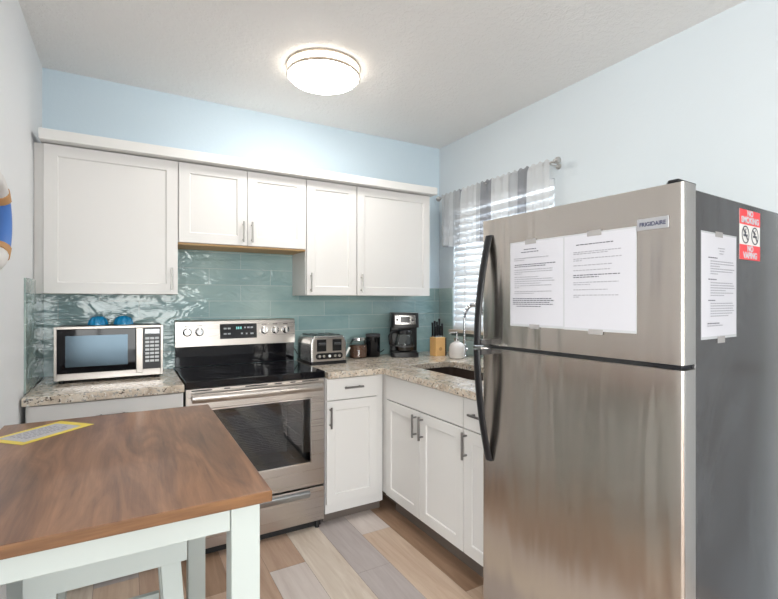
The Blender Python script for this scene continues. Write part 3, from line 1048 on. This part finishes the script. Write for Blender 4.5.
# face plane from (-0.072,1.047) to (-0.060,1.205)
tilt = math.atan2(0.012, 0.158)
def facep(x, z, off=0.0):
    y = -0.072 + (z - 1.047) / 0.158 * 0.012
    return (x, y - off, z)
def on_face(b, name, m, x, z, parent, off=0.0, bevel=0.0):
    return b.build(name, m, parent, bevel, loc=facep(x, z, off), rot=(-tilt, 0, 0))
dpo = on_face(MB().box(-0.117, 0.117, -0.004, 0.003, -0.048, 0.048), 'control_display', M['display'], 0.378, 1.138, bgo, 0.0, 0.002)
lg = MB()
for (x, z, w_) in [(-0.085, 0.018, 0.018), (-0.06, 0.018, 0.018), (-0.085, -0.016, 0.018), (-0.06, -0.016, 0.018), (0.04, 0.022, 0.01), (0.062, 0.022, 0.016), (0.084, 0.022, 0.016), (0.02, -0.016, 0.012), (0.05, -0.018, 0.01), (0.085, -0.018, 0.02)]:
    lg.box(x - w_ / 2, x + w_ / 2, -0.0048, -0.004, z - 0.005, z + 0.005)
lg.build('legend', M['legend'], dpo)
dg_ = MB()
for x in (-0.012, 0.0, 0.014):
    dg_.box(x - 0.004, x + 0.004, -0.0048, -0.004, 0.012, 0.028)
dg_.build('clock_digits', M['teal_legend'], dpo)
for x in (0.068, 0.138, 0.545, 0.618, 0.690):
    kb_ = MB()
    kb_.lathe([(0.0265, -0.001), (0.0265, -0.008), (0.022, -0.010), (0.021, -0.026), (0.018, -0.029)], axis='Y', n=28)
    ko = on_face(kb_, 'knob', M['chrome'], x, 1.139, bgo)
    MB().box(-0.006, 0.006, -0.036, -0.0285, -0.021, 0.026).build('knob_grip', M['steel_edge'], ko, 0.002)
lgd = MB()
for x in (0.068, 0.138, 0.545, 0.618, 0.690):
    lgd.box(x - 0.016, x + 0.016, -0.0003, 0.0015, 0, 0.004)
on_face(lgd, 'burner_legend', M['charcoal'], 0, 1.176, bgo)
on_face(MB().box(0.30, 0.46, -0.0003, 0.0015, 0, 0.003), 'brand_line', M['nickel'], 0, 1.072, bgo)
# oven door
od0, od1 = 0.254, 0.881
dr = MB()
wx0, wx1, wz0, wz1 = 0.105, 0.676, 0.392, 0.772
def ringbox(b, x0, x1, z0, z1, a0, a1, c0, c1, y0, y1):
    b.loft([[(x, y1, z) for x, z in ((x0, z0), (x1, z0), (x1, z1), (x0, z1))], [(x, y0, z) for x, z in ((x0, z0), (x1, z0), (x1, z1), (x0, z1))],
            [(x, y0, z) for x, z in ((a0, c0), (a1, c0), (a1, c1), (a0, c1))], [(x, y1, z) for x, z in ((a0, c0), (a1, c0), (a1, c1), (a0, c1))],
            [(x, y1, z) for x, z in ((x0, z0), (x1, z0), (x1, z1), (x0, z1))]], cap=False)
ringbox(dr, 0.002, RW - 0.002, od0, od1, wx0, wx1, wz0, wz1, RF, RF + 0.036)
do = dr.build('oven_door', M['steel_h'], rg, 0.003)
bz = MB()
ringbox(bz, wx0 + 0.0005, wx1 - 0.0005, wz0 + 0.0005, wz1 - 0.0005, wx0 + 0.007, wx1 - 0.007, wz0 + 0.007, wz1 - 0.007, RF - 0.002, RF + 0.01)
bz.build('window_bezel', M['chrome'], do)
bk = MB()
ringbox(bk, wx0 + 0.0075, wx1 - 0.0075, wz0 + 0.0075, wz1 - 0.0075, wx0 + 0.055, wx1 - 0.055, wz0 + 0.04, wz1 - 0.03, RF + 0.006, RF + 0.008)
bk.build('window_black_border', M['black_gloss'], do)
MB().box(wx0 + 0.0075, wx1 - 0.0075, RF + 0.002, RF + 0.0055, wz0 + 0.0075, wz1 - 0.0075).build('window_pane', M['oven_glass'], do)
hh = MB()
pts = []
for k in range(13):
    u = k / 12
    pts.append((0.03 + 0.70 * u, RF - 0.032 - 0.012 * math.sin(PI * u), 0.836))
hrings = []
for p in pts:
    hrings.append([(p[0], p[1] + dy, p[2] + dz) for dy, dz in ((-0.009, -0.014), (-0.012, 0.0), (-0.009, 0.014), (0.000, 0.023), (0.007, 0.019), (0.007, -0.019), (0.000, -0.023))])
hh.loft(hrings)
hh.build('oven_handle', M['steel_h'], do)
for x in (0.045, 0.715):
    MB().box(x - 0.014, x + 0.014, RF - 0.03, RF - 0.0005, 0.828, 0.848).build('handle_mount', M['steel_h'], do, 0.003)
for (x0, x1) in ((0.03, 0.13), (0.19, 0.22), (0.30, 0.42), (0.46, 0.50), (0.55, 0.58), (0.62, 0.72)):
    MB().box(x0, x1, RF - 0.0012, RF + 0.002, 0.868, 0.8745).build('vent_slot', M['black'], do)
# drawer
dw = MB().box(0.002, RW - 0.002, RF, RF + 0.03, 0.045, 0.244).build('storage_drawer', M['steel_h'], rg, 0.003)
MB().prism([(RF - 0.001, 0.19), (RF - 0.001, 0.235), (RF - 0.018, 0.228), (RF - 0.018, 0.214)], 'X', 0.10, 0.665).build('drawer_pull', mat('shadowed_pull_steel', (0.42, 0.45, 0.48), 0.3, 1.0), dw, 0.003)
MB().box(0.012, RW - 0.012, RF + 0.035, RF + 0.05, 0.0, 0.058).build('kick_panel', M['black_soft'], rg)
for x in (0.04, RW - 0.04):
    for y in (RF + 0.02, -0.08):
        MB().cyl((x, y, 0), 0.014, 0.0, 0.0445 if y < -0.5 else 0.058, 12).build('foot', M['black_soft'], rg)

# ------------------------------------------------------------------ fridge
fr_rot = math.radians(3.232)
FR = thing('refrigerator', 'tall stainless top-freezer refrigerator with black bow handles and taped papers', 'refrigerator', (-0.902, -2.465, 0), fr_rot)
FW, FH = 0.764, 1.663
# local: front plane x=0 (faces -x), body x 0.075..0.72; y 0..FW
MB().box(0.078, 0.735, 0.004, FW - 0.004, 0.03, FH - 0.012).build('cabinet_body', M['fridge_side'], FR, 0.004)
MB().box(0.070, 0.0775, 0.012, FW - 0.012, 0.06, FH - 0.02).build('door_gasket', M['black_soft'], FR)
def fdoor(z0, z1, nm):
    b = MB()
    n = 24
    bow = 0.002
    R = 0.008
    prof = [(0.0695, 0.0), (R, 0.0)]
    for k in range(1, 5):
        a = PI / 2 * k / 4
        prof.append((R - R * math.sin(a), R - R * math.cos(a)))
    for k in range(1, n):
        u = k / n
        y = R + (FW - 2 * R) * u
        prof.append((-bow * math.sin(PI * u), y))
    for k in range(0, 5):
        a = PI / 2 * k / 4
        prof.append((R - R * math.cos(a), FW - R + R * math.sin(a)))
    prof.append((0.0695, FW))
    L = len(prof)
    bm = b.b
    lo = [bm.verts.new((x, y, z0)) for x, y in prof]
    hi = [bm.verts.new((x, y, z1)) for x, y in prof]
    for i in range(L - 1):
        f = bm.faces.new((lo[i], lo[i + 1], hi[i + 1], hi[i]))
        f.material_index = 1 if i == 0 or i == L - 2 else 0
    f = bm.faces.new((lo[-1], lo[0], hi[0], hi[-1])); f.material_index = 1
    f = bm.faces.new(lo); f.material_index = 1
    f = bm.faces.new(hi); f.material_index = 1
    return b.build(nm, [M['fridge'], M['steel_edge']], FR, 0.0)
fz = fdoor(1.158, FH, 'freezer_door')
fd = fdoor(0.075, 1.143, 'fridge_door')
MB().box(0.03, 0.735, 0.02, FW - 0.02, 0.005, 0.0295).box(0.02, 0.05, 0.01, FW - 0.01, 0.012, 0.068).build('base_grille', M['black_soft'], FR)
for x in (0.06, 0.70):
    for y in (0.05, FW - 0.05):
        MB().cyl((x, y, 0), 0.015, 0.0, 0.006, 12).build('foot', M['black_soft'], FR)
# hinges
hg = MB()
hg.prism([(-0.002, 0.012), (0.10, 0.012), (0.135, 0.03), (0.135, 0.055), (0.02, 0.055), (-0.002, 0.04)], 'Z', FH + 0.0005, FH + 0.010)
hg.build('top_hinge_cover', M['black'], FR, 0.003)
MB().box(0.005, 0.068, 0.008, 0.10, 1.1445, 1.1565).build('middle_hinge', M['black'], FR, 0.001)
MB().box(0.01, 0.0695, 0.10, FW - 0.02, 1.1435, 1.1575).build('door_gap_strip', M['black_soft'], FR)
# bow handles
def bow(z_end, z_gap, parent):
    b = MB()
    rings = []
    n = 22
    for k in range(n + 1):
        u = k / n                    # 0 = far end on the door, 1 = at the gap
        z = z_end + (z_gap - z_end) * u
        off = 0.004 + 0.056 * math.sin(min(u * 1.05, 1.0) * PI / 2) ** 0.85
        y = 0.722 + 0.012 * u
        w, d = 0.018, 0.010
        pr_ = []
        for j in range(10):
            a = 2 * PI * j / 10
            pr_.append((-off + d * math.cos(a), y + w * math.sin(a), z))
        rings.append(pr_)
    b.loft(rings)
    sgn = 1 if z_gap < z_end else -1
    b.box(-0.058, -0.0005, 0.712, 0.742, z_gap, z_gap + sgn * 0.022)
    return b.build('bow_handle', M['black'], parent, 0.002)
bow(1.60, 1.159, fz)
bow(0.69, 1.142, fd)
MB().box(-0.066, -0.010, 0.705, 0.750, 1.1455, 1.1555).build('handle_clip', M['chrome'], fd)

# badge
def fpos(y, z, off=0.0):  # on bowed front
    u = (y - 0.008) / (FW - 0.016)
    return (-0.0022 - off, y, z)
bgd = MB()
bgd.box(-0.0025, 0, -0.044, 0.044, -0.017, 0.017)
bo = bgd.build('badge', M['badge'], FR, 0.001, loc=fpos(0.081, 1.558, 0.0003))
text_mesh('badge_lettering', 'FRIGIDAIRE', 0.0165, M['navy'], bo, (-0.0028, 0, -0.001), (PI / 2, 0, -PI / 2), 0.0004, 0.88)


# papers
def text_block(b, lines, wmax, rnd, h, matsel=0):
    """lines: (indent, z, length, dark) ; words broken into small dashes. plane: y across (decreasing = reading direction), x out"""
    for ind, z, L, dark in lines:
        x = ind
        end = ind + L
        b.mi = 1 if dark else 0
        while x < end:
            w = rnd.uniform(0.005, 0.014)
            w = min(w, end - x)
            b.box(x, x + w, -0.0008, -0.0002, z - h / 2, z + h / 2)
            x += w + 0.0028


def paper(name, label, w, h, lines, parent_loc, rz, tapes, lam=True, tilt=0.0, line_h=0.0028):
    """local frame: paper in x 0..w, z 0..h, front faces -y"""
    t = thing(name, label, 'paper notice', parent_loc, rz)
    t.rotation_euler = (0, tilt, rz)
    b = MB()
    n = 8
    rings = []
    for k in range(n + 1):
        u = k / n
        cur = 0.0008 * math.sin(u * PI)
        rings.append([(w * u, -0.0006 - cur, 0), (w * u, -0.0006 - cur, h), (w * u, -0.0001, h), (w * u, -0.0001, 0)])
    b.loft(rings)
    b.build('sheet', M['paper'], t)
    if lam:
        MB().box(-0.003, w + 0.003, -0.00045, -0.00005, -0.008, h + 0.005).build('laminate_edge', M['laminate'], t)
    tb_ = MB()
    text_block(tb_, lines, w, random.Random(len(label)), line_h)
    o = tb_.build('printed_text', [M['ink'], M['ink_dark']], t, loc=(0, -0.0014, 0))
    for (x, z, tw, th) in tapes:
        MB().box(x, x + tw, -0.0026, -0.0022, z, z + th).build('tape', M['tape'], t)
    return t


rot = Matrix.Rotation(fr_rot, 4, 'Z')
def fworld(x, y, z):
    v = rot @ Vector((x, y, 0))
    return (-0.902 + v.x, -2.465 + v.y, z)
FRZ = fr_rot - PI / 2     # paper local +x -> fridge local -y
L1 = [(0.065, 0.278, 0.055, True), (0.052, 0.268, 0.08, True), (0.018, 0.246, 0.155, False), (0.018, 0.239, 0.05, False),
      (0.022, 0.222, 0.18, True), (0.02, 0.215, 0.14, True), (0.02, 0.203, 0.17, False), (0.02, 0.195, 0.17, False), (0.02, 0.188, 0.035, False),
      (0.02, 0.176, 0.11, False), (0.02, 0.168, 0.17, False), (0.02, 0.160, 0.18, False), (0.02, 0.152, 0.12, False), (0.02, 0.144, 0.165, False), (0.02, 0.137, 0.02, False),
      (0.02, 0.122, 0.165, False), (0.02, 0.115, 0.09, False),
      (0.012, 0.096, 0.175, True), (0.012, 0.089, 0.185, True), (0.012, 0.082, 0.165, True), (0.012, 0.075, 0.18, True), (0.03, 0.067, 0.11, True)]
paper('posted_notice', 'left notice with dense print taped on the freezer door front', 0.232, 0.304, L1, fworld(*fpos(0.610, 1.248, 0.0002)), FRZ,
      [(0.07, 0.296, 0.05, 0.018), (0.09, -0.014, 0.045, 0.016)])
L2 = [(0.045, 0.274, 0.13, True), (0.035, 0.25, 0.165, False), (0.035, 0.244, 0.12, False), (0.035, 0.228, 0.165, False), (0.035, 0.222, 0.03, False),
      (0.035, 0.206, 0.135, False), (0.035, 0.19, 0.13, False), (0.035, 0.174, 0.16, True), (0.035, 0.167, 0.09, True),
      (0.035, 0.150, 0.155, False), (0.035, 0.143, 0.06, False), (0.035, 0.126, 0.12, False), (0.035, 0.108, 0.155, False), (0.035, 0.102, 0.02, False)]
paper('posted_notice', 'right wider notice with spaced print taped on the freezer door front', 0.242, 0.306, L2, fworld(*fpos(0.372, 1.246, 0.0002)), FRZ,
      [(0.085, 0.298, 0.05, 0.018), (0.09, -0.018, 0.05, 0.016)])
L3 = [(0.105, 0.262, 0.045, False), (0.115, 0.254, 0.03, False), (0.115, 0.246, 0.025, False), (0.04, 0.232, 0.06, True)]
L3 += [(0.055, 0.222 - 0.0075 * k, (0.155, 0.16, 0.06, 0.165, 0.15, 0.05)[k], False) for k in range(6)]
L3 += [(0.04, 0.168, 0.055, True)] + [(0.055, 0.158 - 0.0075 * k, (0.15, 0.16, 0.165, 0.1, 0.155, 0.09)[k], False) for k in range(6)]
L3 += [(0.04, 0.106, 0.045, True)] + [(0.055, 0.097 - 0.0075 * k, (0.15, 0.16, 0.155, 0.16, 0.15, 0.12)[k], False) for k in range(6)] + [(0.035, 0.038, 0.08, True), (0.035, 0.031, 0.1, False)]
paper('posted_notice', 'laminated notice taped on the dark side of the refrigerator', 0.236, 0.302, L3, fworld(0.112, 0.0035, 1.231), fr_rot,
      [(0.085, 0.295, 0.05, 0.016), (0.10, -0.022, 0.05, 0.02)])

# no smoking / no vaping sign
sg = thing('no_smoking_sign', 'red and white no smoking, no vaping sticker on refrigerator side', 'sign', fworld(0.374, 0.0035, 1.469), fr_rot)
SW, SH = 0.166, 0.162
MB().box(0, SW, -0.0006, -0.0001, 0, SH).build('sign_face', M['ring_white'], sg)
rd = MB().box(0, SW, -0.0011, -0.00065, SH * 0.70, SH).box(0, SW, -0.0011, -0.00065, 0, SH * 0.30)
rd.build('red_band', M['red'], sg)
for s, x, z, sz in (('NO', 0.083, SH * 0.93, 0.026), ('SMOKING', 0.083, SH * 0.79, 0.0275), ('NO', 0.083, SH * 0.222, 0.026), ('VAPING', 0.083, SH * 0.085, 0.0275)):
    text_mesh('sign_lettering', s, sz, M['paper'], sg, (x, -0.0014, z), (PI / 2, 0, 0), 0.0011, 1.15)
for cx_ in (0.045, 0.121):
    b = MB()
    b.lathe([(0.029, -0.0012), (0.029, -0.0018), (0.025, -0.0018), (0.025, -0.0012)], (cx_, 0, SH * 0.5), 30, 'Y', cap=False)
    b.box(cx_ - 0.016, cx_ + 0.016, -0.0016, -0.0011, SH * 0.5 - 0.006, SH * 0.5 + 0.001)
    b.tube([(cx_ + 0.004, -0.0014, SH * 0.5 + 0.006), (cx_ - 0.004, -0.0014, SH * 0.5 + 0.012), (cx_ + 0.004, -0.0014, SH * 0.5 + 0.019)], 0.0012, 5)
    b.hexa([(cx_ - 0.021, -0.0022, SH * .5 + 0.017), (cx_ - 0.017, -0.0022, SH * .5 + 0.021), (cx_ - 0.017, -0.0018, SH * .5 + 0.021), (cx_ - 0.021, -0.0018, SH * .5 + 0.017),
            (cx_ + 0.017, -0.0022, SH * .5 - 0.021), (cx_ + 0.021, -0.0022, SH * .5 - 0.017), (cx_ + 0.021, -0.0018, SH * .5 - 0.017), (cx_ + 0.017, -0.0018, SH * .5 - 0.021)])
    b.build('prohibition_symbol', M['ink_dark'], sg)

# ------------------------------------------------------------------ table
tb_rot = math.radians(-0.481)
TB = thing('kitchen_table', 'counter-height table with brown wood top and white painted legs', 'table', (-1.935, -2.121, 0), tb_rot)
TD, TL, TZ = 0.981, 0.655, 0.91
tt = MB()
tt.box(-TL, 0, 0, TD, TZ - 0.026, TZ)
tto = tt.build('tabletop', [M['walnut'], M['wood_edge']], TB, 0.003)
for p in tto.data.polygons:
    if abs(p.normal.z) < 0.5: p.material_index = 1
ap = 0.022
lw = 0.063
for (x, y) in ((-ap - lw, ap), (-ap - lw, TD - ap - lw), (-TL + ap, ap), (-TL + ap, TD - ap - lw)):
    MB().box(x, x + lw, y, y + lw, 0, TZ - 0.0262).build('leg', M['mint'], TB, 0.003)
az0, az1 = 0.827, TZ - 0.0262
MB().box(-TL + ap + lw + 0.001, -ap - lw - 0.001, ap + 0.006, ap + 0.026, az0, az1).build('apron', M['mint'], TB, 0.002)
MB().box(-TL + ap + lw + 0.001, -ap - lw - 0.001, TD - ap - 0.026, TD - ap - 0.006, az0, az1).build('apron', M['mint'], TB, 0.002)
MB().box(-ap - 0.026, -ap - 0.006, ap + lw + 0.001, TD - ap - lw - 0.001, az0, az1).build('apron', M['mint'], TB, 0.002)
MB().box(-TL + ap + 0.006, -TL + ap + 0.026, ap + lw + 0.001, TD - ap - lw - 0.001, az0, az1).build('apron', M['mint'], TB, 0.002)

# yellow bordered card on table
ya = math.atan2(-1.154 + 1.437, -2.441 + 2.486)
yc = thing('laminated_card', 'white card with a thick yellow border lying on the table', 'card', (-2.486, -1.437, TZ + 0.0003), math.radians(-9))
# local: u along short side (towards right-front), v along long side
e1 = Vector((-2.316 + 2.486, -1.271 + 1.437))   # from near corner to right corner
e2 = Vector((-2.557 + 2.486 - 0.03, -1.323 + 1.437 + 0.02))
la, lb = e1.length, 0.216
yc.rotation_euler = (0, 0, math.atan2(e1.y, e1.x))
MB().box(0, la, 0, 0.15, 0, 0.0008).build('yellow_sheet', M['yellow'], yc)
MB().box(0.022, la - 0.03, 0.022, 0.13, 0.0009, 0.0012).build('white_panel', M['paper'], yc)
tx_ = MB()
rnd = random.Random(5)
for k, y in enumerate((0.112, 0.096, 0.08, 0.064, 0.048)):
    x = 0.045
    while x < la - 0.06:
        w_ = rnd.uniform(0.006, 0.02)
        tx_.box(x, x + w_, y, y + 0.006, 0.00125, 0.0015)
        x += w_ + 0.005
tx_.build('printed_text', M['ink'], yc)

# stool under the table
ST = thing('bar_stool', 'white painted wooden bar stool tucked under the table', 'stool', (-2.255, -1.53, 0))
sw, sd, sh = 0.185, 0.20, 0.665
MB().box(-sw - 0.01, sw + 0.01, -sd - 0.01, sd + 0.01, sh, sh + 0.03).build('seat', M['mint'], ST, 0.008)
MB().box(-sw, sw, -sd, -sd + 0.02, 0.598, sh - 0.0005).build('seat_rail', M['mint'], ST, 0.002)
MB().box(-sw, sw, sd - 0.02, sd, 0.598, sh - 0.0005).build('seat_rail', M['mint'], ST, 0.002)
for s in (-1, 1):
    MB().box(s * sw, s * (sw - 0.02), -sd + 0.0205, sd - 0.0205, 0.598, sh - 0.0005).build('seat_rail', M['mint'], ST, 0.002)
legx = lambda s, z: s * (sw - 0.05 + (0.66 - z) * 0.075)
legy = lambda s, z: s * (sd - 0.045 + (0.66 - z) * 0.06)
for s in (-1, 1):
    for q in (-1, 1):
        b = MB()
        h_ = 0.026
        c0, c1 = (legx(s, 0), legy(q, 0)), (legx(s, 0.6), legy(q, 0.6))
        b.hexa([(c0[0] - h_, c0[1] - h_, 0), (c0[0] + h_, c0[1] - h_, 0), (c0[0] + h_, c0[1] + h_, 0), (c0[0] - h_, c0[1] + h_, 0),
                (c1[0] - h_, c1[1] - h_, 0.66), (c1[0] + h_, c1[1] - h_, 0.66), (c1[0] + h_, c1[1] + h_, 0.66), (c1[0] - h_, c1[1] + h_, 0.66)])
        b.build('leg', M['mint'], ST, 0.002)
for q, z in ((1, 0.30), (-1, 0.22)):
    MB().box(legx(-1, z) + 0.027, legx(1, z) - 0.027, legy(q, z) - 0.01, legy(q, z) + 0.01, z - 0.018, z + 0.018).build('stretcher', M['mint'], ST, 0.002)
for s, z in ((1, 0.34), (-1, 0.34)):
    MB().box(legx(s, z) - 0.01, legx(s, z) + 0.01, legy(-1, z) + 0.027, legy(1, z) - 0.027, z - 0.018, z + 0.018).build('stretcher', M['mint'], ST, 0.002)

# ------------------------------------------------------------------ ceiling lamp
LX, LY = -1.272, -0.772
lp = thing('ceiling_lamp', 'round flush ceiling lamp, lit, with a double satin metal ring', 'ceiling light', (LX, LY, H))
MB().lathe([(0.175, -0.001), (0.202, -0.001), (0.202, -0.012), (0.175, -0.012)], n=56).build('upper_ring', M['lamp_ring'], lp)
MB().lathe([(0.192, -0.0125), (0.195, -0.030), (0.192, -0.042)], n=56, cap=False).build('side_band', M['lamp_side'], lp)
MB().lathe([(0.180, -0.0425), (0.201, -0.0425), (0.203, -0.054), (0.195, -0.057), (0.188, -0.050)], n=56, cap=False).build('lower_ring', M['lamp_ring'], lp)
MB().lathe([(0.189, -0.050), (0.180, -0.066), (0.150, -0.080), (0.10, -0.089), (0.05, -0.093), (0.002, -0.094)], n=56).build('diffuser', M['lamp_glow'], lp)
# light data for a made-up extra lamp, never placed and removed below
ld = bpy.data.lights.new('unplaced_light', 'POINT')

# ------------------------------------------------------------------ window blind, rod, valance
bl = thing('window_blind', 'white slatted blind filling the window over the sink', 'blind', (XW + 0.012, 0, 0))
MB().box(-0.022, 0.022, WY0 - 0.006, WY1 + 0.006, WZ1 - 0.05, WZ1 - 0.004).build('headrail', M['blind'], bl, 0.002)
z = WZ0 + 0.05
pitch = 0.0505
n_sl = 0
ang = math.radians(66)
while z < WZ1 - 0.07:
    b = MB()
    ca_, sa_ = math.cos(ang), math.sin(ang)
    hw = 0.029
    rings = []
    for yy in (WY0 - 0.008, WY1 + 0.008):
        pr_ = []
        for (d, o_) in ((-hw, 0), (0, 0.0015), (hw, 0), (hw, 0.003), (0, 0.0045), (-hw, 0.003)):
            pr_.append((d * ca_ - o_ * sa_, yy, z + d * sa_ + o_ * ca_))
        rings.append(pr_)
    b.loft(rings)
    b.build('slat', M['blind'], bl)
    z += pitch
MB().box(-0.016, 0.016, WY0 - 0.008, WY1 + 0.008, WZ0 + 0.006, WZ0 + 0.03).build('bottom_rail', M['blind'], bl, 0.002)
for y in (-0.32, -0.70, -1.08):
    MB().tube([(-0.026, y, WZ0 + 0.02), (-0.026, y, WZ1 - 0.05)], 0.0012, 5).build('ladder_cord', M['blind'], bl)
MB().tube([(-0.03, -0.36, 1.32), (-0.03, -0.36, WZ1 - 0.04)], 0.004, 6).build('tilt_wand', M['white_plastic'], bl)

RX0, RZ = XW - 0.08, 2.172
rd_ = thing('curtain_rod', 'metal curtain rod with round finials mounted above the window', 'curtain rod', (RX0, 0, RZ))
MB().tube([(0, -0.125, 0), (0, -1.262, 0)], 0.0065, 12).build('rod', M['nickel'], rd_)
for y, s in ((-0.125, 1), (-1.262, -1)):
    MB().lathe([(0.009, 0.0), (0.013, s * 0.006), (0.009, s * 0.012), (0.016, s * 0.018), (0.021, s * 0.028), (0.018, s * 0.040), (0.006, s * 0.046)], (0, y, 0), 20, 'Y').build('finial', M['nickel'], rd_)
for y in (-0.16, -1.235):
    MB().tube([(0, y, -0.009), (0.045, y, -0.012), (0.078, y, -0.012)], 0.005, 8).lathe([(0.018, 0.072), (0.018, 0.0795)], (0, y, -0.012), 18, 'X').build('bracket', M['nickel'], rd_)
# valance: gathered cloth, stripes of white and grey
va = thing('window_valance', 'sheer white and grey striped valance gathered on the curtain rod', 'curtain', (RX0, 0, RZ))
ys, ye_ = -0.15, -1.24
NSEG = 220
def stripe(u):
    y = ys + (ye_ - ys) * u
    s = -y
    for a, b_, t in ((0.0, 0.30, 0), (0.30, 0.385, 2), (0.385, 0.415, 1), (0.415, 0.58, 0), (0.58, 0.61, 2), (0.61, 0.625, 0), (0.625, 0.735, 1), (0.735, 0.90, 0), (0.90, 0.98, 2), (0.98, 1.075, 1), (1.075, 1.3, 0)):
        if a <= s < b_: return t
    return 0
b = MB()
bm = b.b
lv = [0.018, 0.011, -0.02, -0.07, -0.14, -0.22, -0.31, -0.405]
rows_ = []
for j, dz in enumerate(lv):
    row = []
    for k in range(NSEG + 1):
        u = k / NSEG
        y = ys + (ye_ - ys) * u
        amp = 0.006 + 0.012 * min(1, j / 4)
        x = -0.010 - 0.004 * j / 7 + amp * (0.6 * math.sin(u * 95) + 0.4 * math.sin(u * 41 + 1.3))
        if j < 2: x = -0.0095 + 0.002 * math.sin(u * 200)
        zz = dz + (0.006 * math.sin(u * 130) if j == 0 else 0) + (0.012 * math.sin(u * 23 + 0.7) if j == 7 else 0)
        row.append(bm.verts.new((x, y + 0.006 * math.sin(u * 60) * j / 7, zz)))
    rows_.append(row)
for j in range(len(lv) - 1):
    for k in range(NSEG):
        f = bm.faces.new((rows_[j][k], rows_[j][k + 1], rows_[j + 1][k + 1], rows_[j + 1][k]))
        f.material_index = stripe((k + 0.5) / NSEG)
b.build('cloth', [M['sheer_white'], M['sheer_grey'], M['sheer_light_grey']], va)
b = MB()
bm = b.b
rows_ = []
for j, dz in enumerate((0.016, -0.02, -0.08, -0.18, -0.29, -0.40)):
    row = [bm.verts.new((0.012 + 0.006 * i + 0.004 * math.sin(j + i), -0.148 + 0.006 * math.sin(i * 1.7 + j * 0.5), dz)) for i in range(9)]
    rows_.append(row)
for j in range(5):
    for k in range(8):
        bm.faces.new((rows_[j][k], rows_[j][k + 1], rows_[j + 1][k + 1], rows_[j + 1][k]))
b.build('side_fold', M['sheer_light_grey'], va)

# ------------------------------------------------------------------ ornamental life ring on the left wall
RC = (XL + 0.040, -1.335, 1.583)
lr = thing('decorative_life_ring', 'blue and white life ring ornament with tan rope on left wall', 'wall ornament', RC)
def torus_seg(b, R, r, a0, a1, n=20, m_=14, xs=1.0):
    rings = []
    for k in range(n + 1):
        a = a0 + (a1 - a0) * k / n
        rings.append([(r * math.cos(2 * PI * j / m_) * xs, (R + r * math.sin(2 * PI * j / m_)) * math.cos(a), (R + r * math.sin(2 * PI * j / m_)) * math.sin(a)) for j in range(m_)])
    b.loft(rings)
    return b
R_, r_ = 0.128, 0.034
q = math.radians(44)
names = [(-q, q, 'ring_blue'), (q, PI - q, 'ring_white'), (PI - q, PI + q, 'ring_blue'), (PI + q, 2 * PI - q, 'ring_white')]
for a0, a1, mm in names:
    torus_seg(MB(), R_, r_, a0, a1).build('ring_segment', M[mm], lr)
for c_ in (q, PI - q, PI + q, 2 * PI - q):
    torus_seg(MB(), R_, r_ + 0.004, c_ - 0.13, c_ + 0.13, 6, xs=0.97).build('rope_band', M['rope'], lr)
for c_ in (0, PI / 2, PI, 3 * PI / 2):
    pts = []
    for k in range(13):
        a = c_ + (k / 12 - 0.5) * 2 * q
        pts.append((0.0, (R_ + r_ + 0.004 + 0.004 * math.sin(PI * k / 12)) * math.cos(a), (R_ + r_ + 0.004 + 0.004 * math.sin(PI * k / 12)) * math.sin(a)))
    MB().tube(pts, 0.0035, 6).build('grab_rope', M['rope_dark'] if c_ == 0 else M['rope'], lr)

bpy.data.lights.remove(ld)
